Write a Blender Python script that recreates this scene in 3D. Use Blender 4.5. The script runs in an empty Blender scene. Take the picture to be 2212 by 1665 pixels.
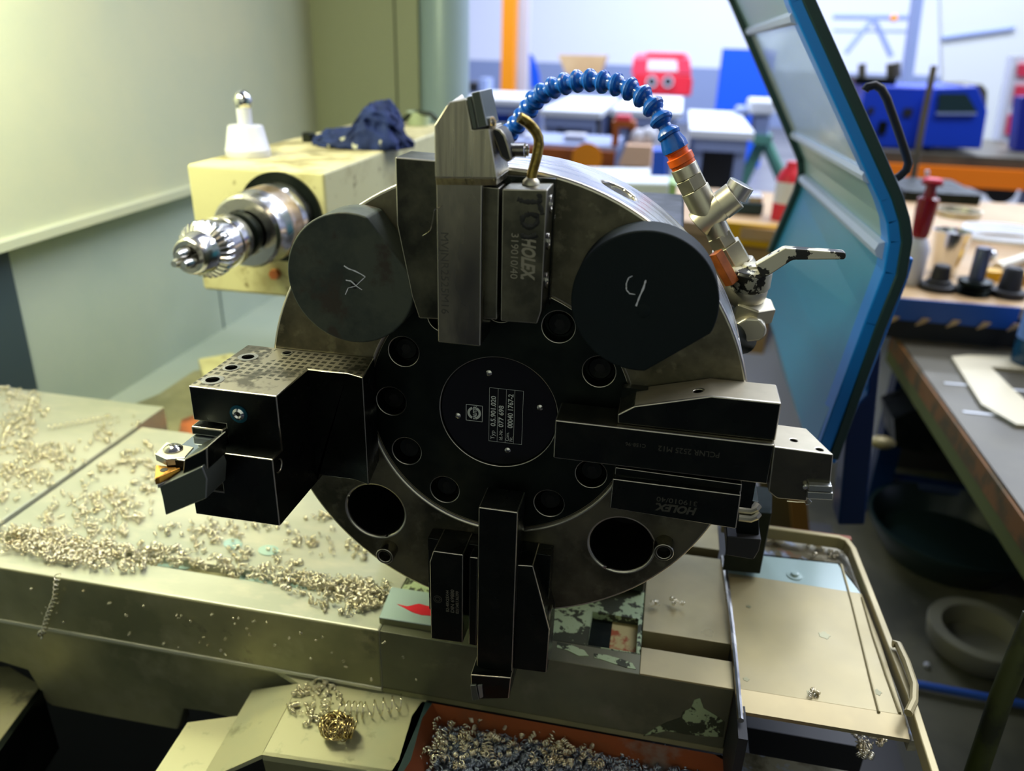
import bpy, bmesh, math, random
from mathutils import Vector, Matrix, Euler

# ------------------------------------------------------------------ camera, world, lights, exposure
W, H, FPX = 2212.0, 1665.0, 1689.36
CAM = Vector((0.0902, -0.4263, 0.2139))
RIGHT = Vector((0.97955, 0.19930, 0.02680)); UP = Vector((-0.10500, 0.39330, 0.91340)); FWD = Vector((-0.17150, 0.89750, -0.40620))
FWD.normalize(); RIGHT = (RIGHT - FWD * RIGHT.dot(FWD)).normalized(); UP = RIGHT.cross(FWD)
SC = bpy.context.scene
COL = SC.collection
cd = bpy.data.cameras.new('camera'); cam = bpy.data.objects.new('camera', cd); COL.objects.link(cam)
cam.matrix_world = Matrix(((RIGHT.x, UP.x, -FWD.x, CAM.x), (RIGHT.y, UP.y, -FWD.y, CAM.y), (RIGHT.z, UP.z, -FWD.z, CAM.z), (0, 0, 0, 1)))
cd.sensor_fit = 'HORIZONTAL'; cd.sensor_width = 36.0; cd.lens = 36.0 * FPX / W
cd.clip_start = 0.02; cd.clip_end = 60
cd.dof.use_dof = True; cd.dof.focus_distance = 0.485; cd.dof.aperture_fstop = 27.5 / 5.0   # 5 mm aperture
cd.dof.aperture_blades = 0
SC.camera = cam
SC.view_settings.view_transform = 'Standard'; SC.view_settings.look = 'None'
SC.view_settings.gamma = 1.0; SC.view_settings.exposure = 0.0; SC.view_settings.use_curve_mapping = False
try:
    SC.cycles.use_denoising = True; SC.cycles.denoiser = 'OPENIMAGEDENOISE'
    SC.cycles.max_bounces = 8; SC.cycles.glossy_bounces = 4; SC.cycles.diffuse_bounces = 4; SC.cycles.transmission_bounces = 6
    SC.cycles.caustics_reflective = False; SC.cycles.caustics_refractive = False
    SC.cycles.sample_clamp_indirect = 6.0
except Exception: pass

wd = bpy.data.worlds.new('workshop_air'); SC.world = wd; wd.use_nodes = True
bg = wd.node_tree.nodes['Background']; bg.inputs[0].default_value = (0.55, 0.68, 1.0, 1); bg.inputs[1].default_value = 0.03

def area(name, loc, target, size, power, color, size_y=None, spread=None):
    l = bpy.data.lights.new(name, 'AREA'); l.energy = power; l.color = color
    l.shape = 'RECTANGLE'; l.size = size; l.size_y = size_y or size
    if spread: l.spread = math.radians(spread)
    o = bpy.data.objects.new(name, l); COL.objects.link(o); o.location = loc
    d = (Vector(target) - Vector(loc)).normalized()
    o.rotation_euler = d.to_track_quat('-Z', 'Y').to_euler()
    return o
# machine lamp inside the enclosure (upper left, yellowish green fluorescent)
area('machine_lamp', (-0.40, 0.05, 0.50), (-0.34, 0.12, -0.2), 0.30, 5.8, (1.0, 0.97, 0.66), 0.10)
pl = bpy.data.lights.new('machine_bulb', 'POINT'); pl.energy = 6.0; pl.color = (0.98, 1.0, 0.56); pl.shadow_soft_size = 0.05
po = bpy.data.objects.new('machine_bulb', pl); COL.objects.link(po); po.location = (-0.57, 0.26, 0.36)
area('headstock_fill', (-0.25, -0.85, 0.95), (0.0, -1.25, 0.5), 0.5, 1.6, (1.0, 0.97, 0.80), 0.2)  # added fill that lights the unseen sheet behind the camera
# hall ceiling luminaires
for i, (x, y, p) in enumerate(((1.2, 2.4, 60), (3.6, 1.8, 150), (-1.5, 4.6, 200), (3.0, 4.8, 230), (-2.0, 8.0, 330), (3.0, 8.0, 330), (7.5, 5.5, 250), (0.5, 10.8, 190), (6.0, 10.8, 190))):
    area('hall_lamp', (x, y, 3.6), (x, y + 0.6, 0), 2.6, p, (0.76, 0.84, 1.0), 1.0)
# skylight above the machine bay, high behind the turret on the right
area('bay_skylight', (0.9, 1.5, 2.3), (0.0, 0.0, 0.0), 1.3, 24, (0.93, 0.93, 0.98), 0.8)
area('bay_lamp', (1.7, 0.1, 2.2), (0.4, 0.4, -0.4), 0.9, 10, (1.0, 0.84, 0.56), 0.5)

# ------------------------------------------------------------------ helpers
def ray(px, py):
    return RIGHT * ((px - W / 2) / FPX) + UP * (-(py - H / 2) / FPX) + FWD
def PX(px, py, v): d = ray(px, py); return CAM + d * ((v - CAM.x) / d.x)
def PY(px, py, v): d = ray(px, py); return CAM + d * ((v - CAM.y) / d.y)
def PZ(px, py, v): d = ray(px, py); return CAM + d * ((v - CAM.z) / d.z)
def fx(pts, y): return [(p.x, p.z) for p in (PY(a, b, y) for a, b in pts)]      # pixels -> (x, z) on a frontal plane
def fz(pts, z): return [(p.x, p.y) for p in (PZ(a, b, z) for a, b in pts)]      # pixels -> (x, y) on a level plane
def fX(pts, x): return [(p.y, p.z) for p in (PX(a, b, x) for a, b in pts)]

def basis(d, up=None):
    d = Vector(d).normalized()
    up = Vector(up) if up else (Vector((0, 0, 1)) if abs(d.z) < 0.95 else Vector((0, 1, 0)))
    u = d.cross(up).normalized(); v = u.cross(d).normalized()
    return u, v, d

class MB:
    def __init__(s): s.bm = bmesh.new(); s.mi = 0
    def face(s, vs):
        try:
            f = s.bm.faces.new(vs); f.material_index = s.mi; return f
        except ValueError: return None
    def loft(s, A, B, caps=True):
        a = [s.bm.verts.new(p) for p in A]; b = [s.bm.verts.new(p) for p in B]; n = len(a)
        for i in range(n):
            j = (i + 1) % n; s.face((a[i], a[j], b[j], b[i]))
        if caps: s.face(a[::-1]); s.face(b)
        return s
    def box(s, x0, x1, y0, y1, z0, z1):
        return s.loft([(x0, y0, z0), (x1, y0, z0), (x1, y0, z1), (x0, y0, z1)], [(x0, y1, z0), (x1, y1, z0), (x1, y1, z1), (x0, y1, z1)])
    def pr(s, axis, pts, a, b):
        if axis == 'Y': f = lambda p, v: (p[0], v, p[1])
        elif axis == 'Z': f = lambda p, v: (p[0], p[1], v)
        else: f = lambda p, v: (v, p[0], p[1])
        return s.loft([f(p, a) for p in pts], [f(p, b) for p in pts])
    def pp(s, px, y0, y1): return s.pr('Y', fx(px, y0), y0, y1)
    def pz(s, px, z0, z1): return s.pr('Z', fz(px, z0), z0, z1)
    def obox(s, c, u, v, w, a, b, d):
        c = Vector(c); u = Vector(u).normalized() * a / 2; v = Vector(v).normalized() * b / 2; w = Vector(w).normalized() * d / 2
        return s.loft([c - w + p for p in (-u - v, u - v, u + v, -u + v)], [c + w + p for p in (-u - v, u - v, u + v, -u + v)])
    def lathe(s, o, d, prof, n=32, ph=0.0, mod=None):
        u, v, d = basis(d); o = Vector(o); rings = []
        for t, r in prof:
            if r < 1e-7: rings.append([s.bm.verts.new(o + d * t)])
            else: rings.append([s.bm.verts.new(o + d * t + (u * math.cos(ph + 2 * math.pi * k / n) + v * math.sin(ph + 2 * math.pi * k / n)) * (r * (mod(k, t, r) if mod else 1))) for k in range(n)])
        for A, B in zip(rings, rings[1:]):
            for k in range(n):
                j = (k + 1) % n
                if len(A) == 1 and len(B) == 1: break
                if len(A) == 1: s.face((A[0], B[j], B[k]))
                elif len(B) == 1: s.face((A[k], A[j], B[0]))
                else: s.face((A[k], A[j], B[j], B[k]))
        if len(rings[0]) > 1: s.face(rings[0][::-1])
        if len(rings[-1]) > 1: s.face(rings[-1])
        return s
    def cyl(s, a, b, r, n=24, r2=None, ph=0.0):
        a = Vector(a); b = Vector(b); return s.lathe(a, b - a, [(0, r), ((b - a).length, r if r2 is None else r2)], n, ph)
    def ringt(s, o, d, r0, r1, t0, t1, n=32):      # washer: inner r0 outer r1 from t0 to t1
        u, v, d = basis(d); o = Vector(o); R = []
        for t, r in ((t0, r0), (t0, r1), (t1, r1), (t1, r0)):
            R.append([s.bm.verts.new(o + d * t + (u * math.cos(2 * math.pi * k / n) + v * math.sin(2 * math.pi * k / n)) * r) for k in range(n)])
        for i in range(4):
            A, B = R[i], R[(i + 1) % 4]
            for k in range(n): s.face((A[k], A[(k + 1) % n], B[(k + 1) % n], B[k]))
        return s
    def tube(s, path, r, n=10, caps=True):
        P = [Vector(p) for p in path]; m = len(P); rr = r if isinstance(r, (list, tuple)) else [r] * m
        t0 = (P[1] - P[0]).normalized(); u = t0.orthogonal().normalized(); R = []
        for i in range(m):
            t = (P[min(i + 1, m - 1)] - P[max(i - 1, 0)]).normalized()
            u = (u - t * u.dot(t)); u = u.normalized() if u.length > 1e-9 else t.orthogonal().normalized()
            v = t.cross(u)
            R.append([s.bm.verts.new(P[i] + (u * math.cos(2 * math.pi * k / n) + v * math.sin(2 * math.pi * k / n)) * rr[i]) for k in range(n)])
        for A, B in zip(R, R[1:]):
            for k in range(n): s.face((A[k], A[(k + 1) % n], B[(k + 1) % n], B[k]))
        if caps: s.face(R[0][::-1]); s.face(R[-1])
        return s
    def sph(s, c, r, n=16, m=10, sc=(1, 1, 1), noise=0, rnd=None):
        c = Vector(c); rows = []
        for i in range(m + 1):
            th = math.pi * i / m
            if i in (0, m): rows.append([s.bm.verts.new(c + Vector((0, 0, r * sc[2] * math.cos(th))))]); continue
            row = []
            for k in range(n):
                q = 1 + (rnd.uniform(-noise, noise) if noise else 0)
                row.append(s.bm.verts.new(c + Vector((math.sin(th) * math.cos(2 * math.pi * k / n) * sc[0], math.sin(th) * math.sin(2 * math.pi * k / n) * sc[1], math.cos(th) * sc[2])) * r * q))
            rows.append(row)
        for A, B in zip(rows, rows[1:]):
            for k in range(n):
                j = (k + 1) % n
                if len(A) == 1: s.face((A[0], B[k], B[j]))
                elif len(B) == 1: s.face((A[k], B[0], A[j]))
                else: s.face((A[k], B[k], B[j], A[j]))
        return s
    def coil(s, c, axis, R, turns, length, r, n=5, seg=12, taper=0, ph=0):
        u, v, d = basis(axis); c = Vector(c); N = max(4, int(turns * seg)); path = []
        for i in range(N + 1):
            t = i / N; a = ph + 2 * math.pi * turns * t; q = R * (1 - taper * t)
            path.append(c + d * (length * (t - 0.5)) + (u * math.cos(a) + v * math.sin(a)) * q)
        return s.tube(path, r, n)
    def build(s, name, mats, parent=None, bevel=0, seg=2, smooth=35, edge=None, weld=True):
        bm = s.bm
        bmesh.ops.recalc_face_normals(bm, faces=bm.faces)
        for f in bm.faces: f.smooth = True
        lim = math.radians(smooth)
        if not bevel:
            for e in bm.edges:
                if len(e.link_faces) == 2 and e.calc_face_angle(0) > lim: e.smooth = False
        me = bpy.data.meshes.new(name); bm.to_mesh(me); bm.free()
        ms = mats if isinstance(mats, (list, tuple)) else [mats]
        for m in ms: me.materials.append(m)
        o = bpy.data.objects.new(name, me); COL.objects.link(o)
        if bevel:
            if edge: me.materials.append(edge)
            b = o.modifiers.new('bevel', 'BEVEL'); b.width = bevel; b.segments = seg; b.limit_method = 'ANGLE'; b.angle_limit = math.radians(32)
            b.harden_normals = True; b.use_clamp_overlap = True
            if edge: b.material = len(me.materials) - 1
        setp(o, parent)
        return o

WL = {}
def setp(o, parent):
    if parent is None: return
    o.parent = parent
    o.matrix_parent_inverse = Matrix.Translation(-WL.get(parent.name, Vector((0, 0, 0))))
def thing(name, label, cat, loc=(0, 0, 0), group=None):
    o = bpy.data.objects.new(name, None); o.empty_display_size = 0.01; COL.objects.link(o); o.location = loc
    WL[o.name] = Vector(loc); o['label'] = label; o['category'] = cat
    if group: o['group'] = group
    return o
def tag(o, label, cat, group=None, kind=None):
    if label: o['label'] = label
    if cat: o['category'] = cat
    if group: o['group'] = group
    if kind: o['kind'] = kind
    return o
def struct(o): o['kind'] = 'structure'; return o
def lab(o, l): o['label'] = l; return o

def text(name, s, o, xd, yd, size, m, parent, ext=0.00012, bold=0.0, shear=0.0, align='LEFT', sp=1.0, width=None):
    c = bpy.data.curves.new(name, 'FONT'); c.body = s; c.size = size; c.extrude = ext; c.offset = bold; c.shear = shear; c.align_x = align; c.space_character = sp
    c.resolution_u = 3
    t = bpy.data.objects.new('tmp_text', c); COL.objects.link(t)
    dg = bpy.context.evaluated_depsgraph_get(); dg.update()
    me = bpy.data.meshes.new_from_object(t.evaluated_get(dg)); bpy.data.objects.remove(t); bpy.data.curves.remove(c); me.name = name
    x = Vector(xd).normalized(); y = Vector(yd); y = (y - x * y.dot(x)).normalized(); z = x.cross(y); o = Vector(o)
    k = 1.0
    if width:
        xs = [v.co.x for v in me.vertices]; k = width / max(1e-6, max(xs) - min(xs))
    for v in me.vertices: q = v.co.copy(); v.co = o + x * q.x * k + y * q.y + z * q.z
    me.materials.clear(); me.materials.append(m)
    ob = bpy.data.objects.new(name, me); COL.objects.link(ob); setp(ob, parent)
    return ob
def span(a, b, y=0.0): return (PY(*a, y) - PY(*b, y)).length

# ------------------------------------------------------------------ materials
def rgb(h):
    h = h.lstrip('#'); v = [int(h[i:i + 2], 16) / 255 for i in (0, 2, 4)]
    return tuple((c / 12.92 if c <= 0.04045 else ((c + 0.055) / 1.055) ** 2.4) for c in v) + (1,)
def mat(name, col, rough=0.5, metal=0.0, var=(), bump=None, rvar=None, coat=0, stretch=None, emit=None, alpha=None, spec=None, trans=None):
    m = bpy.data.materials.new(name); m.use_nodes = True; nt = m.node_tree; N = nt.nodes; L = nt.links
    b = N['Principled BSDF']
    c = rgb(col) if isinstance(col, str) else tuple(col) + ((1,) if len(col) == 3 else ())
    b.inputs['Base Color'].default_value = c; b.inputs['Roughness'].default_value = rough; b.inputs['Metallic'].default_value = metal
    if spec is not None: b.inputs['Specular IOR Level'].default_value = spec
    if coat: b.inputs['Coat Weight'].default_value = coat; b.inputs['Coat Roughness'].default_value = 0.12
    if trans: b.inputs['Transmission Weight'].default_value = trans
    if alpha is not None: b.inputs['Alpha'].default_value = alpha
    if emit: b.inputs['Emission Color'].default_value = rgb(emit[0]); b.inputs['Emission Strength'].default_value = emit[1]
    tc = N.new('ShaderNodeTexCoord'); src = tc.outputs['Object']
    if stretch:
        mp = N.new('ShaderNodeMapping'); mp.inputs['Scale'].default_value = stretch; L.new(src, mp.inputs[0]); src = mp.outputs[0]
    cur = None
    for k, (scale, c2, lo, hi) in enumerate(var):
        n = N.new('ShaderNodeTexNoise'); n.inputs['Scale'].default_value = scale; n.inputs['Detail'].default_value = 5; n.inputs['Roughness'].default_value = 0.6
        L.new(src, n.inputs['Vector'])
        mr = N.new('ShaderNodeMapRange'); mr.inputs['From Min'].default_value = lo; mr.inputs['From Max'].default_value = hi; L.new(n.outputs[0], mr.inputs[0])
        mx = N.new('ShaderNodeMixRGB'); L.new(mr.outputs[0], mx.inputs[0])
        if cur is None: mx.inputs[1].default_value = c
        else: L.new(cur, mx.inputs[1])
        mx.inputs[2].default_value = rgb(c2) if isinstance(c2, str) else tuple(c2) + (1,)
        cur = mx.outputs[0]
    if cur is not None: L.new(cur, b.inputs['Base Color'])
    if rvar:
        n = N.new('ShaderNodeTexNoise'); n.inputs['Scale'].default_value = rvar[0]; n.inputs['Detail'].default_value = 4; L.new(src, n.inputs['Vector'])
        mr = N.new('ShaderNodeMapRange'); mr.inputs['From Min'].default_value = 0.35; mr.inputs['From Max'].default_value = 0.65
        mr.inputs['To Min'].default_value = rvar[1]; mr.inputs['To Max'].default_value = rvar[2]; L.new(n.outputs[0], mr.inputs[0]); L.new(mr.outputs[0], b.inputs['Roughness'])
    if bump:
        n = N.new('ShaderNodeTexNoise'); n.inputs['Scale'].default_value = bump[0]; n.inputs['Detail'].default_value = 4; L.new(src, n.inputs['Vector'])
        bp = N.new('ShaderNodeBump'); bp.inputs['Strength'].default_value = bump[1]; bp.inputs['Distance'].default_value = bump[2] if len(bump) > 2 else 0.0005
        L.new(n.outputs[0], bp.inputs['Height']); L.new(bp.outputs[0], b.inputs['Normal'])
    return m

M = {}
M['ring'] = mat('ground_steel_dark', (0.21, 0.19, 0.13), 0.42, 1, var=((18, (0.09, 0.085, 0.06), .42, .60), (80, (0.27, 0.245, 0.165), .55, .75)), rvar=(30, .36, .54))
M['rim'] = mat('ground_steel_rim', (0.62, 0.63, 0.65), 0.30, 1, rvar=(25, .24, .34), stretch=(1, 8, 1))
M['hub'] = mat('black_oxide_hub', (0.020, 0.026, 0.022), 0.38, 0.85, var=((30, (0.010, 0.015, 0.013), .4, .65), (7, (0.06, 0.06, 0.04), .58, .78)), rvar=(25, .28, .5))
M['black'] = mat('black_oxide_steel', (0.020, 0.024, 0.022), 0.27, 0.85, var=((35, (0.035, 0.036, 0.03), .5, .7),), rvar=(50, .2, .38))
M['worn'] = mat('worn_black_oxide', (0.17, 0.16, 0.115), 0.33, 0.95, var=((28, (0.08, 0.078, 0.06), .42, .6), (9, (0.25, 0.23, 0.16), .55, .75)), rvar=(40, .25, .42))
M['jaw'] = mat('worn_jaw_steel', (0.13, 0.125, 0.085), 0.33, 0.95, var=((26, (0.045, 0.045, 0.035), .42, .62), (8, (0.13, 0.12, 0.09), .55, .75)), rvar=(40, .26, .42))
M['edge'] = mat('bright_worn_edge', (0.62, 0.58, 0.48), 0.30, 1)
M['shank'] = mat('oiled_shank_steel', (0.24, 0.22, 0.175), 0.30, 1, var=((20, (0.13, 0.12, 0.10), .45, .65), (60, (0.32, 0.29, 0.22), .55, .7)), rvar=(30, .22, .4), stretch=(1, 1, .35))
M['head'] = mat('brushed_head_steel', (0.44, 0.40, 0.30), 0.33, 1, var=((60, (0.30, 0.28, 0.22), .4, .6),), rvar=(50, .25, .42), stretch=(6, 1, .25))
M['steel'] = mat('bright_steel', (0.62, 0.60, 0.56), 0.22, 1, rvar=(40, .14, .3))
M['chrome'] = mat('chrome', (0.75, 0.75, 0.73), 0.12, 1)
M['nickel'] = mat('nickel_plated_brass', (0.62, 0.58, 0.45), 0.36, 0.85, rvar=(40, .30, .44))
M['carbide'] = mat('carbide_grey', (0.10, 0.115, 0.10), 0.42, 0.6)
M['carbide_lt'] = mat('carbide_light', (0.32, 0.34, 0.34), 0.38, 0.8)
M['gold'] = mat('titanium_nitride_gold', (0.80, 0.42, 0.10), 0.25, 1, var=((300, (0.55, 0.25, 0.05), .5, .65),))
M['brass'] = mat('tarnished_brass', (0.50, 0.36, 0.09), 0.34, 1, var=((90, (0.22, 0.15, 0.03), .45, .6), (300, (0.65, 0.5, 0.2), .58, .7)), bump=(300, .3))
M['plastic'] = mat('black_cap_plastic', (0.028, 0.038, 0.034), 0.62, 0, spec=.35, var=((30, (0.062, 0.072, 0.056), .42, .58), (48, (0.042, 0.034, 0.026), .54, .64)), bump=(700, .35, .0003))
M['plastic2'] = mat('black_cap_plastic_clean', (0.004, 0.009, 0.011), 0.70, 0, spec=.25, bump=(900, .4, .0003))
M['hole'] = mat('dark_recess', (0.004, 0.004, 0.004), 0.5, 0.3)
M['plate'] = mat('black_anodised_plate', (0.004, 0.004, 0.005), 0.22, 0.0)
M['print'] = mat('silver_print', (0.62, 0.64, 0.62), 0.5, 0)
M['engrave'] = mat('engraved_light', (0.36, 0.33, 0.26), 0.45, 0.8)
M['engrave_dk'] = mat('engraved_dim', (0.085, 0.08, 0.065), 0.5, 0.5)
M['marker'] = mat('black_marker', (0.010, 0.010, 0.009), 0.5, 0)
M['chalk'] = mat('chalk_white', (0.75, 0.76, 0.85), 0.9, 0)
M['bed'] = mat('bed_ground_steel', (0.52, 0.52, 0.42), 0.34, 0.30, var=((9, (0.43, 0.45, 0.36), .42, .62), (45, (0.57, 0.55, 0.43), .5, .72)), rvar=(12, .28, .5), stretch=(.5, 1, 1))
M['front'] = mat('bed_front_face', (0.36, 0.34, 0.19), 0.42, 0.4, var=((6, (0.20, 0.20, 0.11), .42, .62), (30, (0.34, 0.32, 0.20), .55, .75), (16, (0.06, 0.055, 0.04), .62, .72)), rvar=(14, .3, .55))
M['frontshade'] = mat('shaded_front_face', (0.17, 0.17, 0.105), 0.45, 0.4, var=((8, (0.11, 0.115, 0.075), .42, .62), (30, (0.20, 0.19, 0.13), .58, .75)))  # darker copy of the front face steel, its shade put into the colour
M['wetfloor'] = mat('wet_swarf_floor', (0.17, 0.20, 0.26), 0.3, 0.1, var=((40, (0.08, 0.07, 0.05), .45, .6), (24, (0.30, 0.34, 0.42), .55, .7)), bump=(120, .6, .002))
M['littop'] = mat('lit_ground_top', (0.50, 0.45, 0.33), 0.42, 0.75, var=((16, (0.36, 0.33, 0.24), .5, .7),))  # ground steel tops, with the light on them put into the colour
M['slide'] = mat('slide_tan_steel', (0.43, 0.36, 0.195), 0.30, 0.6, var=((7, (0.32, 0.275, 0.16), .42, .65),), rvar=(10, .26, .45))
M['cover'] = mat('way_cover_steel', (0.43, 0.355, 0.165), 0.42, 0.25, var=((5, (0.34, 0.29, 0.15), .4, .62), (30, (0.26, 0.22, 0.14), .63, .74)), rvar=(9, .3, .5))
M['peel'] = mat('peeled_paint', '#a3b38c', 0.6, 0, spec=.25, var=((40, (0.045, 0.05, 0.03), .52, .54), (130, (0.05, 0.055, 0.035), .57, .59)), bump=(30, .3, .0006))
M['peel2'] = mat('peeled_paint_sparse', (0.045, 0.048, 0.036), 0.45, 0.4, var=((38, (0.42, 0.47, 0.33), .50, .52), (110, (0.03, 0.03, 0.025), .57, .6)))
M['palepaint'] = mat('pale_plate', '#b3b18d', 0.45, 0.15, var=((9, '#a7ab8e', .45, .65), (50, '#8f8f72', .6, .72)))
M['rust'] = mat('rusty_orange', (0.30, 0.075, 0.02), 0.6, 0.0, var=((30, (0.22, 0.07, 0.025), .5, .66), (14, (0.28, 0.28, 0.26), .60, .72)))
M['rustmix'] = mat('stained_tray', (0.40, 0.37, 0.26), 0.5, 0.2, var=((24, (0.15, 0.13, 0.07), .45, .58), (38, (0.40, 0.48, 0.66), .56, .64), (16, (0.32, 0.08, 0.03), .62, .7)))
M['coolant'] = mat('coolant_film', (0.36, 0.52, 0.47), 0.06, 0.0, coat=1)
M['tealpaint'] = mat('pale_teal_paint', (0.38, 0.50, 0.46), 0.22, 0.05, coat=.4, var=((6, (0.40, 0.52, 0.52), .45, .7),))
M['wetchip'] = mat('wet_blue_swarf', (0.50, 0.56, 0.66), 0.2, .9)
M['chip'] = mat('steel_swarf', (0.86, 0.80, 0.62), 0.17, 1, var=((60, (0.62, 0.52, 0.30), .55, .7),))
M['wallpaint'] = mat('enclosure_grey_green', '#b6b79c', 0.42, 0.0, var=((4, '#aab09b', .4, .7), (220, '#868c70', .70, .74)))
M['wallback'] = mat('enclosure_olive_grey', '#9a9f80', 0.5, 0.0)
M['walllow'] = mat('enclosure_lower_sheet', '#a6b0a2', 0.38, 0.05, var=((3, '#98a69b', .4, .7),))
M['darkpanel'] = mat('dark_slate_panel', '#2b3a42', 0.5, 0.0)
M['housing'] = mat('tailstock_cream_paint', '#c8c494', 0.45, 0.0, var=((14, '#a39a6c', .5, .66), (50, '#8a8058', .62, .7)))
M['housingtop'] = mat('dusty_top', '#cfc594', 0.7, 0.0, var=((13, '#8e855c', .47, .6),), bump=(60, .4, .001))
M['white'] = mat('white_plastic', '#c4c6d2', 0.4, 0)
M['rag'] = mat('navy_cloth', '#1c2f66', 0.85, 0, var=((26, '#142350', .45, .65), (55, '#c7c9b8', .66, .69)))
M['hose'] = mat('blue_hose_plastic', (0.005, 0.10, 0.48), 0.28, 0, coat=.3)
M['orange'] = mat('orange_plastic', (0.85, 0.13, 0.01), 0.38, 0)
M['doorblue'] = mat('door_blue_profile', (0.001, 0.17, 0.62), 0.35, 0.1)
M['seal'] = mat('dark_teal_rubber', (0.002, 0.026, 0.030), 0.5, 0)
M['doorpanel'] = mat('door_inner_sheet', (0.20, 0.33, 0.36), 0.34, 0.15)
M['doorteal'] = mat('door_lower_teal', (0.02, 0.19, 0.36), 0.32, 0.1)
M['doorstrip'] = mat('door_rib_light', (0.34, 0.42, 0.62), 0.4, 0.1)
M['wallhall'] = mat('hall_wall_white', '#d6daea', 0.7, 0)
M['band'] = mat('hall_wall_grey_blue', '#7f8db2', 0.7, 0)
M['floor'] = mat('hall_floor_concrete', (0.16, 0.16, 0.17), 0.45, 0, var=((2, (0.10, 0.10, 0.11), .4, .6),))
M['tabletop'] = mat('table_white_top', '#dfe3e8', 0.35, 0)
M['frame'] = mat('table_frame_lavender_grey', '#8b9ac2', 0.5, 0.1)
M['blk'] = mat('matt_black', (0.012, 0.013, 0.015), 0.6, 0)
M['orangecol'] = mat('orange_column_paint', '#f29200', 0.5, 0)
M['orangebeam'] = mat('orange_beam_paint', (1.0, 0.22, 0.0), 0.5, 0)
M['wood'] = mat('worn_wood', '#a8560f', 0.55, 0, var=((5, '#7d3c0a', .4, .7),))
M['paper'] = mat('white_paper', '#d6dfe6', 0.7, 0)
M['red'] = mat('red_paint', (0.72, 0.02, 0.04), 0.4, 0)
M['redlt'] = mat('pink_red_paint', '#e23d57', 0.45, 0)
M['blueboard'] = mat('blue_board', '#0052d8', 0.5, 0)
M['bluemach'] = mat('cobalt_machine_paint', (0.003, 0.045, 0.52), 0.42, 0)
M['yellow'] = mat('yellow_paint', '#d9a600', 0.5, 0)
M['yellowlt'] = mat('cream_yellow', '#e3dc8a', 0.5, 0)
M['green'] = mat('machine_green', '#5c9884', 0.5, 0)
M['beige'] = mat('beige_bench', '#c2a377', 0.5, 0, var=((4, '#b08d62', .4, .7),))
M['rackblue'] = mat('rack_blue', (0.004, 0.07, 0.32), 0.45, 0)
M['cart'] = mat('cart_steel_top', '#605b4a', 0.45, 0.3, var=((5, '#4e4a3e', .4, .7),))
M['rustedge'] = mat('rusty_cart_edge', '#8a5a1e', 0.6, 0, var=((20, '#5a4a1c', .45, .6),))
M['olive'] = mat('olive_edge', '#5d6420', 0.6, 0)
M['bowl'] = mat('dark_green_bowl', (0.010, 0.022, 0.023), 0.3, 0)
M['darkdeck'] = mat('dark_oily_deck', (0.11, 0.105, 0.07), 0.4, 0.1, var=((6, (0.06, 0.06, 0.042), .4, .6), (30, (0.15, 0.14, 0.10), .62, .7)))
M['casting'] = mat('cast_iron_ring', (0.20, 0.19, 0.13), 0.5, 0.2)
M['bluepipe'] = mat('blue_steel_tube', (0.002, 0.018, 0.085), 0.35, 0.1)
M['glove'] = mat('pale_blue_glove', '#7fa6e8', 0.6, 0)
M['maroon'] = mat('dark_red_bottle', (0.22, 0.006, 0.012), 0.2, 0)
M['caliper'] = mat('cream_enamel_plate', '#d9cfae', 0.45, 0)
M['gunk'] = mat('wet_orange_casting', '#b8642f', 0.4, 0, var=((20, '#6d3b1a', .45, .6),))
gm = mat('door_window_polycarbonate', (0.80, 0.88, 0.94), 0.10, 0, trans=0.9)
M['glass'] = gm
# pale smeared window: part clear, part milky film
nt = gm.node_tree; out = nt.nodes['Material Output']; tr = nt.nodes.new('ShaderNodeBsdfTransparent'); tr.inputs[0].default_value = (0.80, 0.88, 0.95, 1)
df = nt.nodes.new('ShaderNodeBsdfDiffuse'); df.inputs[0].default_value = (0.62, 0.70, 0.82, 1); ms = nt.nodes.new('ShaderNodeMixShader'); ms.inputs[0].default_value = 0.45
gl = nt.nodes.new('ShaderNodeBsdfGlossy'); gl.inputs['Roughness'].default_value = 0.1; m2 = nt.nodes.new('ShaderNodeMixShader'); m2.inputs[0].default_value = 0.12
nt.links.new(tr.outputs[0], ms.inputs[1]); nt.links.new(df.outputs[0], ms.inputs[2]); nt.links.new(ms.outputs[0], m2.inputs[1]); nt.links.new(gl.outputs[0], m2.inputs[2]); nt.links.new(m2.outputs[0], out.inputs['Surface'])
# ================================================================== boolean + bevel helpers
def resharp(me, smooth=35):
    bm = bmesh.new(); bm.from_mesh(me); lim = math.radians(smooth)
    for f in bm.faces: f.smooth = True
    for e in bm.edges: e.smooth = not (len(e.link_faces) == 2 and e.calc_face_angle(0) > lim)
    bm.to_mesh(me); bm.free()
def cut(o, mb, mats=None):
    c = mb.build('cutter', list(o.data.materials) + (mats or []))
    md = o.modifiers.new('cut', 'BOOLEAN'); md.object = c; md.operation = 'DIFFERENCE'; md.solver = 'EXACT'
    dg = bpy.context.evaluated_depsgraph_get(); dg.update()
    me = bpy.data.meshes.new_from_object(o.evaluated_get(dg)); nm = o.data.name
    o.modifiers.remove(md); old = o.data; o.data = me; bpy.data.meshes.remove(old); me.name = nm
    if mats:
        have = [m.name for m in me.materials if m]
        for m in mats:
            if m.name not in have: me.materials.append(m)
    bpy.data.objects.remove(c); resharp(me); return o
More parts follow.
